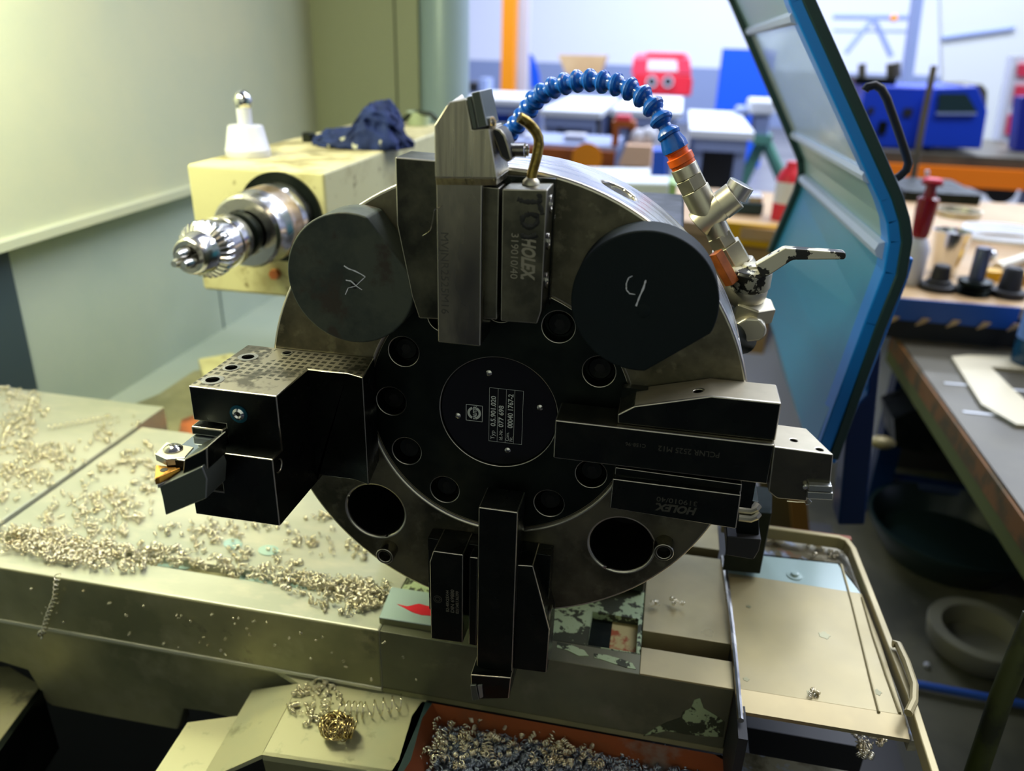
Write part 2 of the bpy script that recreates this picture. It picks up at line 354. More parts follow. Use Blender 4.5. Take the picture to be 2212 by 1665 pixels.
def bev(o, w, seg=1, edge=None, ang=32):
    if edge and o.data.materials[-1] != edge: o.data.materials.append(edge)
    bm = bmesh.new(); bm.from_mesh(o.data); ly = bm.edges.layers.float.get('bevel_weight_edge') or bm.edges.layers.float.new('bevel_weight_edge')
    for e in bm.edges:
        e[ly] = 1.0 if (len(e.link_faces) == 2 and e.is_convex and e.calc_face_angle(0) > math.radians(ang)) else 0.0
    bm.to_mesh(o.data); bm.free()
    b = o.modifiers.new('bevel', 'BEVEL'); b.width = w; b.segments = seg; b.limit_method = 'WEIGHT'
    b.harden_normals = True; b.use_clamp_overlap = False
    if edge: b.material = len(o.data.materials) - 1
    return o
def circ(cx, cz, r, n=64, a0=0): return [(cx + r * math.cos(a0 + 2 * math.pi * k / n), cz + r * math.sin(a0 + 2 * math.pi * k / n)) for k in range(n)]
D2R = math.pi / 180
YH = (0, 1, 0)

# ================================================================== TURRET
T = thing('tool_turret', 'large round dark steel tool turret disc standing upright in the centre, drilled with bores', 'turret', (0, 0.03, 0))
ring = MB().ringt((0, 0, 0), YH, 0.0835, 0.150, 0.0, 0.060, 128).build('turret_disc', [M['ring'], M['rim'], M['hole']], T)
# rim gets the brighter ground finish
for p in ring.data.polygons:
    c = p.center
    if math.hypot(c.x, c.z) > 0.148 and abs(p.normal.y) < 0.3: p.material_index = 1
k = MB()
for i in range(8):
    a = i * 45 * D2R; x, z = 0.1180 * math.cos(a), 0.1180 * math.sin(a)
    k.mi = 2 if i in (5, 7) else 0
    k.cyl((x, -0.005, z), (x, 0.07, z), 0.0200, 48)
k.mi = 1
for i in range(8):
    a = (i * 45 + 20.5) * D2R; d = Vector((math.cos(a), 0, math.sin(a)))
    k.cyl(d * 0.137 + Vector((0, 0.030, 0)), d * 0.165 + Vector((0, 0.030, 0)), 0.0105, 32)
cut(ring, k); bev(ring, 0.0020, 2, M['edge'])
hub = MB().lathe((0, 0.0022, 0), YH, [(0, 0.0835), (0.045, 0.0835)], 128).build('hub_plate', [M['hub'], M['hole']], T)
k = MB()
for i in range(12):
    a = (i * 30) * D2R; x, z = 0.0698 * math.cos(a), 0.0698 * math.sin(a)
    k.cyl((x, -0.003, z), (x, 0.0125, z), 0.0096, 32)
k.cyl((0, -0.003, 0), (0, 0.0050, 0), 0.0373, 96)
cut(hub, k); bev(hub, 0.0006, 2, M['edge'])
# socket bolts
def mk_bolt(x, z):
    b = MB().lathe((x, 0.0125, z), (0, -1, 0), [(0, 0.0072), (0.0045, 0.0072), (0.0052, 0.0064)], 28).build('socket_bolt', [M['black']], T, 0)
    s = MB().lathe((x, 0.0073, z), (0, -1, 0), [(-0.001, 0.0033), (0.00015, 0.0033)], 6).build('hex_socket', [M['hole']], b)
    return b, s
b0, s0 = mk_bolt(0.0698 * math.cos(30 * D2R), 0.0698 * math.sin(30 * D2R))
for i in range(12):
    if i in (0, 1): continue
    a = i * 30 * D2R; dx = Vector((0.0698 * math.cos(a) - 0.0698 * math.cos(30 * D2R), 0, 0.0698 * math.sin(a) - 0.0698 * math.sin(30 * D2R)))
    if i == 3: continue
    b = b0.copy(); COL.objects.link(b); b.location = dx
    s = s0.copy(); COL.objects.link(s); s.parent = b
# name plate
npl = MB().lathe((0, 0.0045, 0), (0, -1, 0), [(0, 0.0366), (0.0006, 0.0366)], 96).build('name_plate', [M['plate']], T)
for a in (14, 104, 192, 284):
    x, z = 0.0268 * math.cos(a * D2R), 0.0268 * math.sin(a * D2R)
    MB().lathe((x, 0.0039, z), (0, -1, 0), [(0, 0.0021), (0.0005, 0.0019), (0.0010, 0.0011), (0.0012, 0)], 16).build('rivet', [M['steel']], npl)
YT = 0.0038
pd = lambda px, py: PY(px, py, YT)
UPZ = Vector((0, 0, 1)); DNZ = Vector((0, 0, -1)); LX = Vector((-1, 0, 0)); RX = Vector((1, 0, 0))
g = MB(); w = 0.00018
tl, tr_, brp, blp = pd(1057.7, 837), pd(1131.1, 844.6), pd(1126.6, 960.4), pd(1055.8, 951.4)
X0, X1, Z0, Z1 = (tl.x + blp.x) / 2, (tr_.x + brp.x) / 2, (blp.z + brp.z) / 2, (tl.z + tr_.z) / 2
cols = [X0 + (X1 - X0) * q for q in (0, .255, .50, .75, 1)]
for x in cols: g.box(x - w / 2, x + w / 2, YT - 0.00012, YT, Z0, Z1)
for z in (Z0, Z1): g.box(X0, X1, YT - 0.00012, YT, z - w / 2, z + w / 2)
lx0, lx1 = pd(1007, 890).x, pd(1042, 890).x; lz1, lz0 = pd(1025, 875).z, pd(1025, 909).z
for x in (lx0, lx1): g.box(x - w, x + w, YT - 0.00012, YT, lz0, lz1)
for z in (lz0, lz1): g.box(lx0, lx1, YT - 0.00012, YT, z - w, z + w)
lc = ((lx0 + lx1) / 2, (lz0 + lz1) / 2); R1, R0 = (lx1 - lx0) * .42, (lx1 - lx0) * .27
for sgn in (-1, 1):   # two arcs of the maker's ring, left and right of the lettering
    out_, in_ = [], []
    for q in range(15):
        a = (90 + sgn * (22 + (136) * q / 14)) * D2R
        out_.append((lc[0] + R1 * math.cos(a), lc[1] + R1 * math.sin(a))); in_.append((lc[0] + R0 * math.cos(a), lc[1] + R0 * math.sin(a)))
    g.pr('Y', out_ + in_[::-1], YT - 0.00012, YT)
g.build('plate_lines', M['print'], npl)
def ptxt(s, px, py, size, **kw): return text('plate_lettering', s, pd(px, py) - Vector((0, .0001, 0)), UPZ, LX, size, M['print'], npl, ext=0.00005, **kw)
ptxt('SAUTER', 1029.5, 906, 0.0032, bold=.00010, sp=.92, width=span((1029,906),(1029,877)))
ptxt('Typ', 1068, 949, 0.0036, width=span((0,949),(0,934))); ptxt('0.5.901.020', 1070, 921, 0.0044, bold=.00008, width=span((1070,921),(1070,855)))
ptxt('Id.-Nr.', 1085.5, 951, 0.0033, width=span((1085,951),(1085,928))); ptxt('077 698', 1087, 923, 0.0044, bold=.00008, width=span((1088,923),(1088,876)))
ptxt('Com.', 1099, 953, 0.0031, width=span((1099,953),(1099,934))); ptxt('Nr.', 1107, 954, 0.0031, width=span((1107,954),(1107,944))); ptxt('00040 1767-2', 1107, 925, 0.0046, bold=.00010, width=span((1106,925),(1106,851)))
# coolant nozzles beside the two open bores
for a0 in (-123.6, -35.0):
    x, z = 0.1345 * math.cos(a0 * D2R), 0.1345 * math.sin(a0 * D2R)
    nz = MB().ringt((x, 0, z), (0, -1, 0), 0.0040, 0.0062, -0.001, 0.0105, 32).build('coolant_nozzle', [M['worn']], T, 0.0006, 1, edge=M['edge'])
    MB().lathe((x, 0, z), (0, -1, 0), [(0.0, 0.0039), (0.004, 0.0039)], 24).build('nozzle_bore', [M['hole']], nz)
# thread lines deep in the bores
for a0 in (225, 315):
    x, z = 0.118 * math.cos(a0 * D2R), 0.118 * math.sin(a0 * D2R)
    t = MB()
    t.lathe((x, 0.060, z), (0, -1, 0), [(0, 0.0196), (0.004, 0.0196), (.004, .006), (0, .006)], 32)
    t.build('bore_plug', [M['hole']], T)
body = MB()
body.lathe((0, 0.060, 0), YH, [(0, 0.137), (0.02, 0.137), (0.02, 0.10), (0.05, 0.10)], 64)
body.box(-0.120, 0.104, 0.102, 0.33, -0.199, 0.085)
body.build('turret_housing', [M['hub']], T, 0.003)
f = MB(); f.pz([(1560, 1232), (1642, 1240), (1645, 1180), (1575, 1170)], -0.19, -0.13); f.build('limit_block', [M['hub']], T, 0.001)

# ================================================================== SEALING PLUGS
def plug(cx, cz, r, cdir, cd_, mat_, label, marks):
    root = thing('sealing_plug', label, 'plug', (cx, 0, cz))
    pts = []
    for k in range(120):
        a = 2 * math.pi * k / 120; x, z = r * math.cos(a), r * math.sin(a)
        d = Vector((math.cos(cdir * D2R), math.sin(cdir * D2R))); q = x * d.x + z * d.y
        if q > cd_: x -= (q - cd_) * d.x; z -= (q - cd_) * d.y
        pts.append((cx + x, cz + z))
    MB().pr('Y', pts, -0.0245, -0.0002).build('cap', [mat_], root, 0.0013, 3)
    for nm, m, mb in marks: mb.build(nm, m, root)
    return root
def stroke(px, r=0.00045, y=-0.0247):
    P = [PY(a, b, y) for a, b in px]; Q = []
    for A, B in zip(P, P[1:]):
        for t in range(4): Q.append(A.lerp(B, t / 4))
    Q.append(P[-1]); mb = MB().tube(Q, [r * random.uniform(.6, 1.25) for _ in Q], 6)
    for v in mb.bm.verts: v.co.y = y + (v.co.y - y) * .3
    return mb
random.seed(5)
hl = MB().lathe(PY(765, 616, -0.0246), (0, -1, 0), [(-.002, .0022), (0, .0022)], 20)
plug(-0.0815, 0.0865, 0.0380, 38, 0.0315, M['plastic'], 'round black plastic plug with scratched chalk marks, upper left on the turret disc', [
    ('chalk_mark', M['chalk'], stroke([(743, 574), (752, 580), (766, 585), (780, 592), (789, 598)], .00040)),
    ('chalk_mark', M['chalk'], stroke([(789, 598), (778, 608), (768, 618), (752, 622), (746, 636)], .00025)),
    ('chalk_mark', M['chalk'], stroke([(747, 605), (758, 607), (770, 618), (782, 626)], .00038)), ('centre_hole', M['hole'], hl)])
dm = MB().sph((0, 0, 0), 0.0038, 20, 10, (1, .12, 1));
for v in dm.bm.verts: v.co += PY(1390, 672, -0.0245)
plug(0.0830, 0.0875, 0.0388, -52, 0.0330, M['plastic2'], 'smooth black plastic plug with a chalked figure 4, upper right on the turret disc', [
    ('chalk_mark', M['chalk'], stroke([(1366, 596), (1358, 600), (1353, 612), (1353, 626), (1360, 634), (1372, 636)], .00030)),
    ('chalk_mark', M['chalk'], stroke([(1395, 605), (1390, 622), (1381, 642), (1374, 661)], .00045)), ('dimple', M['plastic2'], dm)])

# ================================================================== TOP HOLDER + TOOL
JY = -0.026
def jaw(name, px, m, root, y0=JY, y1=-0.0002, b=0.0007, e=True): return MB().pp(px, y0, y1).build(name, [m], root, b, 1, edge=M['edge'] if e else None)
TH = thing('tool_holder', 'worn steel tool holder at the top of the turret with a bent brass coolant pipe', 'tool holder', tuple(PY(1010, 690, 0)))
jaw('jaw', [(853, 339), (948, 347), (948, 690), (905, 688), (889, 640), (857, 486)], M['jaw'], TH)
jaw('wedge', [(1046, 402), (1079, 405.7), (1074, 691), (1042, 689)], M['worn'], TH, -0.022)
cb = jaw('clamp_block', [(1084.3, 407.6), (1183, 409.4), (1170, 672), (1160.6, 700), (1080.6, 694)], M['worn'], TH, -0.028)
xc = PY(1181, 440, -0.028).x
for (a, b, r) in ((1189, 440, .0048), (1184, 520, .0046), (1180, 604, .0046), (1197, 470, .0026)):
    p = PX(a, b, xc)
    q = MB().ringt(p, RX, r * .62, r, 0, 0.0008, 28); q.lathe(p, RX, [(0.0, r * .62), (.0003, r * .62)], 6)
    q.build('clamp_screw', [M['steel']], TH, 0.0002, 1)
jb = MB().box(-0.0465, 0.030, -0.006, -0.0003, 0.075, 0.146).build('holder_base', [M['black']], TH)
# lettering on the clamp block
yT = -0.0281
def ft(name, s, px, py, size, m, parent, xd=DNZ, yd=RX, y=yT, **kw): return text(name, s, PY(px, py, y), xd, yd, size, m, parent, **kw)
ft('clamp_lettering', 'HOLEX.', 1129, 512, 0.0100, M['engrave'], cb, bold=.0004, shear=.25, ext=.00008, width=span((1125,512),(1125,603),-.028))
ft('clamp_lettering', '319010/40', 1105, 502, 0.0056, M['engrave'], cb, ext=.00008, width=span((1105,502),(1105,600),-.028))
def ink(px, r=.0007): return stroke(px, r, -0.0281)
for pts in ([(1118, 430), (1133, 436), (1150, 436), (1162, 437)], [(1160, 420), (1168, 425), (1164, 440), (1170, 455), (1172, 464)],
            [(1140, 463), (1128, 470), (1128, 482), (1138, 491), (1152, 489), (1162, 480), (1160, 467), (1148, 462), (1140, 463)],
            [(1127, 504), (1130, 512), (1145, 513), (1160, 507)]):
    ink(pts, .0013).build('marker_lettering', M['marker'], cb)
# brass pipe
bp = [PY(a, b, -0.014) for a, b in ((1147, 392), (1150, 372), (1156, 352), (1161, 332), (1164, 312), (1163, 297), (1158, 283), (1150, 271), (1140, 260), (1127, 251))]
bp = [p.copy() for p in bp]
for i, p in enumerate(bp[-4:]): p.y -= (i + 1) * 0.0016
br = MB().tube(bp, 0.0027, 20).build('coolant_pipe', [M['brass']], TH)
e = (bp[-1] - bp[-2]).normalized()
MB().lathe(bp[-1], e, [(-.001, .0019), (.0001, .0019)], 20).build('pipe_mouth', [M['hole']], br)
MB().lathe(PY(1147, 398, -0.014), UPZ, [(0, 0.0048), (0.0018, 0.0044), (0.0032, 0.0030), (.0036, .0026)], 28).build('pipe_collar', [M['nickel']], br)

TT = thing('turning_tool', 'pale steel turning tool standing upright in the top holder, tip above the turret', 'turning tool', (-0.0165, -0.018, 0.056))
x0, x1 = -0.0288, -0.0040
sh = MB().box(x0, x1, -0.0300, -0.0050, 0.0560, 0.1480).build('shank', [M['shank']], TT, 0.0008, 1, edge=M['edge'])
ft('shank_lettering', 'MVJNR2525M16', 952, 500, 0.0062, M['engrave_dk'], sh, y=-0.0301, ext=.00006, width=span((952,500),(952,675),-.03))
A = fx([(939.5, 383.5), (1074, 385), (1056.6, 277), (1020, 280), (1007, 214), (995, 216), (971, 220), (965, 228), (938, 272)], -0.034)
B = [(x, z) for x, z in A]
hd = MB(); hd.loft([(x, -0.034, z) for x, z in A], [(x - (0.004 if i == 8 else 0), -0.004, z + (0.0 if i not in (7, 8) else .004)) for i, (x, z) in enumerate(B)])
z0 = A[0][1]; hd.loft([(A[0][0], -0.034, z0), (A[1][0], -0.034, A[1][1]), (A[1][0], -0.004, A[1][1]), (A[0][0], -0.004, z0)],
                      [(x0, -0.030, z0 - .0045), (A[1][0] - .001, -0.030, A[1][1] - .0045), (A[1][0] - .001, -0.005, A[1][1] - .0045), (x0, -0.005, z0 - .0045)])
hd.build('tool_head', [M['head']], TT, 0.0005, 1, edge=M['edge'])
MB().pp([(1007, 210), (1018, 207), (1031, 279), (1021, 280)], -0.0352, -0.012).build('shim', [M['carbide']], TT, 0.0004, 1)
MB().pp([(1017.5, 200), (1036.5, 196), (1053, 272), (1032.5, 277)], -0.0362, -0.010).build('cutting_insert', [M['carbide']], TT, 0.0004, 1, edge=M['carbide_lt'])
cl = MB().pp([(1059, 281), (1068, 275), (1080, 279), (1091, 292), (1098, 312), (1107, 345), (1095, 351), (1081, 340)], -0.026, -0.010).build('clamp', [M['blk'], M['head']], TT, 0.0010, 2, edge=M['head'])
s = MB(); P0 = PY(1104, 325, -0.018)
prof = [(0, .0030)]
for i in range(8): prof += [(0.0005 + i * .0010, .0038), (0.0010 + i * .0010, .0028)]
prof += [(0.0090, .0029), (.0092, .0016), (.0085, .0014)]
s.lathe(P0, (1, -0.05, 0.06), prof, 24); s.build('clamp_screw', [M['steel']], TT)
MB().lathe(PY(1054, 266, -0.030), (1, -0.3, 0.2), [(0, .0030), (.003, .0030), (.003, .0018), (.001, .0016)], 20).build('insert_pin', [M['steel']], TT)

# ================================================================== RIGHT HOLDER + TOOL
RH = thing('tool_holder', 'black tool holder at the right of the turret, its long upper jaw bright on top', 'tool holder', tuple(PY(1500, 1000, 0)))
j = MB().pp([(1333.7, 895.3), (1370.6, 876.8), (1536.6, 855.3), (1688.8, 870.7), (1675, 953.7), (1333.7, 915.3)], JY, -0.0002).build('jaw', [M['worn'], M['hole']], RH)
hp = PZ(1509, 841.5, PY(1509, 857, JY).z); kk = MB(); kk.mi = 1; kk.cyl(hp + UPZ * .01, hp - UPZ * .02, .0026, 24); cut(j, kk, [M['hole']]); bev(j, 0.0008, 1, M['edge'])
j.data.materials.append(M['littop'])
for p in j.data.polygons:
    if p.normal.z > .9 and p.center.x > .10: p.material_index = len(j.data.materials) - 1
j.data.materials.append(M['black'])
for p in j.data.polygons:
    if p.normal.y < -0.9: p.material_index = len(j.data.materials) - 1
jaw('wedge', [(1329, 1009), (1602.7, 1046), (1601, 1064.4), (1327.6, 1026)], M['black'], RH, -0.0215, b=.0005)
rc = jaw('clamp_block', [(1323, 1033.6), (1601, 1069), (1590.4, 1142.8), (1316.8, 1098.2)], M['black'], RH, -0.026)
MB().box(0.075, 0.158, -0.006, -0.0003, -0.040, 0.030).build('holder_base', [M['black']], RH)
text('clamp_lettering', 'HOLEX.', PY(1506, 1098, -0.0261), LX, DNZ, 0.0068, M['engrave_dk'], rc, ext=.00008, bold=.0003, shear=.25, width=span((1506,1098),(1416,1088),-.026))
text('clamp_lettering', '319010/40', PY(1508, 1084, -0.0261), LX, DNZ, 0.0045, M['engrave_dk'], rc, ext=.00008, width=span((1508,1084),(1420,1074),-.026))
RT = thing('turning_tool', 'black turning tool lying level in the right holder with a grey insert', 'turning tool', (0.10, -0.018, 0.0035))
rs = MB().box(0.0400, 0.1605, -0.0300, -0.0050, -0.0089, 0.0160).build('shank', [M['black'], M['worn']], RT)
for p in rs.data.polygons:
    if p.normal.z > .9: p.material_index = 1
bev(rs, 0.0008, 1, M['edge'])
text('shank_lettering', 'PCLNR 2525 M12', PY(1556, 978, -0.0301), LX, DNZ, 0.0048, M['engrave_dk'], rs, ext=.00005, width=span((1556,978),(1424,962),-.03))
text('shank_lettering', 'C158-96', PY(1396, 960, -0.0301), LX, DNZ, 0.0032, M['engrave_dk'], rs, ext=.00005, width=span((1396,960),(1352,956),-.03))
A = fx([(1671.9, 964.5), (1801, 981.4), (1794, 1047), (1747, 1047), (1743, 1083), (1678, 1076.7), (1659.6, 1061.3)], -0.032)
Bk = [(x - (0.010 if i in (1, 2) else 0), z) for i, (x, z) in enumerate(A)]
rh = MB().loft([(x, -0.032, z) for x, z in A], [(x, -0.003, z) for x, z in Bk]); rho = rh.build('tool_head', [M['jaw'], M['hole']], RT)
kk = MB(); kk.mi = 1
for a, b in ((1715, 949), (1771, 968)):
    p = PZ(a, b, PY(1740, 972, -0.032).z); kk.cyl(p + UPZ * .006, p - UPZ * .010, .0019, 20)
cut(rho, kk, [M['hole']]); bev(rho, 0.0006, 1, M['edge'])
rho.data.materials.append(M['littop'])
for p in rho.data.polygons:
    if p.normal.z > .9: p.material_index = len(rho.data.materials) - 1
MB().pp([(1747, 1047.5), (1798, 1050.5), (1798.5, 1064), (1746, 1061)], -0.0355, -0.022).build('cutting_insert', [M['carbide_lt']], RT, 0.0004, 1, edge=M['steel'])
MB().pp([(1744, 1062), (1800, 1065), (1799.5, 1080.5), (1743, 1077.5)], -0.0350, -0.022).build('shim', [M['carbide_lt']], RT, 0.0004, 1, edge=M['steel'])
MB().lathe(PY(1741, 1052, -0.034), (0, -1, 0), [(-.004, .0016), (0, .0016), (.0006, .0008)], 14).build('insert_pin', [M['steel']], RT)
MB().tube([PY(a, b, -0.033) for a, b in ((1700, 1082), (1722, 1084), (1738, 1084), (1741, 1090), (1748, 1090), (1753, 1084), (1748, 1079))], .00022, 5).build('steel_swarf_thread', M['chip']).__setitem__('label', 'fine curled steel thread hanging below the insert of the right hand tool')
bpy.data.objects['steel_swarf_thread']['category'] = 'swarf'

# ================================================================== BOTTOM HOLDER + TOOL
BH = thing('tool_holder', 'black steel tool holder at the bottom of the turret with small engraved size lettering', 'tool holder', tuple(PY(1060, 1250, 0)))
bj = jaw('clamp_block', [(935.7, 1189.7), (1000.6, 1198.5), (999.6, 1389), (930.8, 1379.5), (927.6, 1214)], M['black'], BH)
jaw('wedge', [(1013.5, 1202.7), (1033, 1205), (1030, 1396), (1012, 1392.5)], M['black'], BH, -0.022)
jaw('jaw', [(1117, 1220), (1151.4, 1222.2), (1187, 1360), (1180.6, 1454), (1105, 1444.4)], M['black'], BH)
MB().box(PY(936, 1200, 0).x - .0, 0.040, -0.012, -0.0003, -0.150, PY(935.7, 1189.7, JY).z - .0008).build('holder_base', [M['black']], BH, .0005, 1)
p = PY(1187, 1330, -0.014)
MB().lathe((p.x, -0.014, p.z), RX, [(-.002, .0075), (.0012, .0075), (.0012, .0045), (-.001, .004)], 28).build('clamp_screw', [M['worn']], BH, 0.0003, 1)
def bt(s, px, py, size, py2): text('clamp_lettering', s, PY(px, py, -0.0261), UPZ, LX, size, M['engrave'], bj, ext=.00006, width=span((px,py),(px,py2),-.026))
bt('B2-40X25X44', 970, 1322, .0030, 1276); bt('DIN 69880', 981, 1324, .0034, 1275); bt('02134S136399', 991, 1326, .0030, 1278)
p = PY(945.5, 1294, -0.0261)
eb = MB().ringt(p, (0, -1, 0), .0026, .0030, -.0001, .0001, 28); eb.ringt(p, (0, -1, 0), .0014, .0019, -.0001, .0001, 20); eb.build('round_emblem', M['engrave_dk'], bj)
BT = thing('turning_tool', 'black turning tool hanging straight down in the bottom holder below the name plate', 'turning tool', (0.008, -0.018, -0.049))
MB().box(-0.0043, 0.0205, -0.0300, -0.0050, -0.1765, -0.0491).build('shank', [M['black']], BT, 0.0008, 1, edge=M['edge'])
A = fx([(1016, 1457), (1104.3, 1464), (1099.2, 1509.3), (1020, 1511)], -0.036)
hd = MB().loft([(x, -0.036, z) for x, z in A], [(x, -0.003, z) for x, z in A])
T0 = PY(1028, 1441, -0.030); T1 = PY(1105, 1454.7, -0.030)
hd.loft([(A[0][0], -.036, A[0][1]), (A[1][0], -.036, A[1][1]), (A[1][0], -.004, A[1][1]), (A[0][0], -.004, A[0][1])], [(T0.x, -.030, T0.z), (T1.x, -.030, T1.z), (T1.x, -.006, T1.z), (T0.x, -.006, T0.z)])
hd.build('tool_head', [M['black']], BT, 0.0007, 1, edge=M['edge'])
MB().pp([(1015.8, 1481), (1028, 1480), (1035, 1511), (1020, 1513)], -0.0375, -0.02).build('cutting_insert', [M['carbide']], BT, .0003, 1, edge=M['carbide_lt'])
MB().pp([(1031, 1481), (1041, 1480), (1043.5, 1506), (1036, 1509)], -0.0372, -0.02).build('shim', [M['carbide_lt']], BT, .0003, 1)

# ================================================================== LEFT HOLDER + TOOL
ZT = 0.0300
LHo = thing('tool_holder', 'black stepped tool holder block at the left, its top stained with dark squares', 'tool holder', (-0.118, -0.01, 0.0))
XY = fz([(405.7, 833.6), (540.2, 744.4), (810.5, 770.6), (783.5, 815.6), (750.5, 805.1), (666.4, 797.6), (595.8, 854.7)], ZT)
yb = (XY[0][1] + XY[6][1]) / 2; ya = (XY[5][1] + XY[4][1]) / 2; xL = XY[0][0]; xS = XY[5][0] * .5 + XY[6][0] * .5; xR = XY[3][0]
yf = yb - 0.0115
zsl = PY(415.6, 907, yb).z; zled = PY(495, 957, yb).z; zbot = PY(420, 1110, yf).z; zrb = PY(700, 1028, ya).z
outl = [(xL, yf), (xL, -0.0004), (XY[2][0], -0.0004), (XY[3][0], XY[3][1]), (XY[4][0], ya), (xS, ya), (xS, yf)]
lb = MB().pr('Z', outl, ZT, zbot).build('holder_body', [M['black'], M['hole']], LHo)
kk = MB(); kk.box(xL - .01, xS + .012, yf - .02, yb, zled, ZT + .02); cut(lb, kk)
xsl = PY(489.5, 930, yb).x
kk = MB(); kk.box(xL - .02, xsl, yf - .03, -0.02, zled - .026, zsl); cut(lb, kk)
kk = MB(); kk.box(xS + .0002, xR + .02, ya - .02, 0.02, zbot - .02, zrb); cut(lb, kk)
kk = MB(); kk.mi = 1
HOLES = ((535.7, 771.5, .0062, .0038), (499.7, 794.6, .0050, .0036), (459, 821, .0064, .0040), (619.8, 762.5, .0036, .0026))
for a, b, r, r2 in HOLES:
    p = PZ(a, b, ZT); kk.cyl(p + UPZ * .01, p - UPZ * .010, r2, 28)
sp_ = PX(603, 1006, xS); kk.cyl(sp_ + RX * .01, sp_ - RX * .012, .0036, 24)
cut(lb, kk, [M['hole']])
# stained top material: blackening left as rows of dark squares
st = mat('stained_top_steel', (0.42, 0.385, 0.30), 0.34, 0.92, var=((34, (0.15, 0.14, 0.11), .50, .56), (70, (0.50, 0.46, 0.35), .6, .7)))
nt = st.node_tree; N = nt.nodes; L_ = nt.links; bs = N['Principled BSDF']; prev = bs.inputs['Base Color'].links[0].from_socket
tc = N.new('ShaderNodeTexCoord'); mpg = N.new('ShaderNodeMapping'); mpg.inputs['Scale'].default_value = (1, 1, 0); L_.new(tc.outputs['Object'], mpg.inputs[0]); vo = N.new('ShaderNodeTexVoronoi'); vo.distance = 'CHEBYCHEV'; vo.inputs['Scale'].default_value = 190; vo.inputs['Randomness'].default_value = 0.10; vo.voronoi_dimensions = '2D'
L_.new(mpg.outputs[0], vo.inputs[0]); lt = N.new('ShaderNodeMath'); lt.operation = 'LESS_THAN'; lt.inputs[1].default_value = .30; L_.new(vo.outputs['Distance'], lt.inputs[0])
no = N.new('ShaderNodeTexNoise'); no.inputs['Scale'].default_value = 24; L_.new(tc.outputs['Object'], no.inputs[0]); gt = N.new('ShaderNodeMath'); gt.operation = 'GREATER_THAN'; gt.inputs[1].default_value = .44; L_.new(no.outputs[0], gt.inputs[0])
mu = N.new('ShaderNodeMath'); mu.operation = 'MULTIPLY'; L_.new(lt.outputs[0], mu.inputs[0]); L_.new(gt.outputs[0], mu.inputs[1])
mx = N.new('ShaderNodeMixRGB'); L_.new(mu.outputs[0], mx.inputs[0]); L_.new(prev, mx.inputs[1]); mx.inputs[2].default_value = (.10, .095, .075, 1); L_.new(mx.outputs[0], bs.inputs['Base Color'])
lb.data.materials.append(st); si = len(lb.data.materials) - 1
for p in lb.data.polygons:
    if p.normal.z > .9 and p.center.z > ZT - .001: p.material_index = si
bev(lb, 0.0007, 1, M['edge'])
for a, b, r, r2 in HOLES:
    p = PZ(a, b, ZT)
    MB().ringt(p, UPZ, r2, r, -.0006, .0003, 28).build('counterbore_ring', [M['steel']], LHo)
p = PY(516, 894, yb)
sc_ = MB().ringt(p, (0, -1, 0), .0036, .0054, -.001, .0004, 32).build('blued_washer', [mat('blued_steel', (.02, .12, .20), .3, .9)], LHo)
MB().lathe(p, (0, -1, 0), [(-.001, .0038), (.0008, .0036), (.0016, .0022), (.0010, .0012), (-.001, .0011)], 28).build('grub_screw', [M['chrome']], sc_)
lw = MB().box(PY(421, 925, yb).x, xsl - .0003, yb - .0035, yb + .03, PY(455, 943, yb - .0035).z, zsl - .0022).build('wedge', [M['black']], LHo, .0008, 2, edge=M['edge'])
# tool
LT = thing('turning_tool', 'boring style turning tool with a small gold insert poking out of the left holder', 'turning tool', (-0.155, -0.09, -0.01))
zs_top = PY(455, 944, yb - .0035).z - .0004
sx0, sx1 = xL + .0004, xsl - .0006
ls = MB().box(sx0, sx1, -0.098, yb + .03, zs_top - .0245, zs_top).build('shank', [M['black'], M['tealpaint']], LT)
reflm = mat('blue_reflection_steel', (.42, .50, .56), .08, .9, var=((60, (.62, .66, .5), .5, .6),))  # blue-white reflection put into the colour of the shank top
ls.data.materials.append(reflm)
for p_ in ls.data.polygons:
    if p_.normal.z > .9: p_.material_index = 2
bev(ls, .0006, 1, M['edge'])
yh = -0.110
hd = MB().pp([(343, 1050), (395, 1026), (436, 1007), (447, 1035), (445, 1077), (357, 1113.5), (349.7, 1075)], yh, yh + .020)
hd.build('tool_head', [M['carbide']], LT, .0006, 1, edge=M['carbide_lt'])
MB().pp([(397, 992), (434, 973), (447, 965), (449, 1015), (436, 1012), (396, 1030), (394, 1022)], yh + .003, yh + .022).build('head_shoulder', [M['black']], LT, .0006, 1, edge=M['edge'])
# gold triangular insert, seated level
iz = PY(333.5, 1033, yh - .002).z
tri = [(333.5, 1033.5), (391, 1009), (336, 1003)]
tp = [PZ(a, b, iz) for a, b in tri]
gi = MB().pr('Z', [(p.x, p.y) for p in tp], iz, iz - .0042).build('cutting_insert', [M['gold']], LT, .0006, 2)
c_ = (tp[0] + tp[1] + tp[2]) / 3
MB().lathe(c_, UPZ, [(-.001, .0020), (.0002, .0020)], 18).build('insert_hole', [M['hole']], gi)
MB().pr('Z', [(p.x + .0006, p.y + .0006) for p in tp], iz - .0043, iz - .0065).build('shim', [M['carbide_lt']], LT, .0003, 1)
cz = iz + .0050
cp = [PZ(a, b, cz) for a, b in ((334, 980), (357.5, 991), (399.6, 988), (420, 965), (359, 953))]
cq = MB().pr('Z', [(p.x, p.y) for p in cp], cz, cz - .0046).build('clamp', [M['nickel']], LT, .0006, 1, edge=M['steel'])
c_ = PZ(374, 970, cz)
cs = MB().lathe(c_, UPZ, [(-.002, .0052), (.0006, .0052), (.0018, .0040), (.0026, .0016), (.0022, .0012)], 32).build('clamp_screw', [M['steel']], LT)
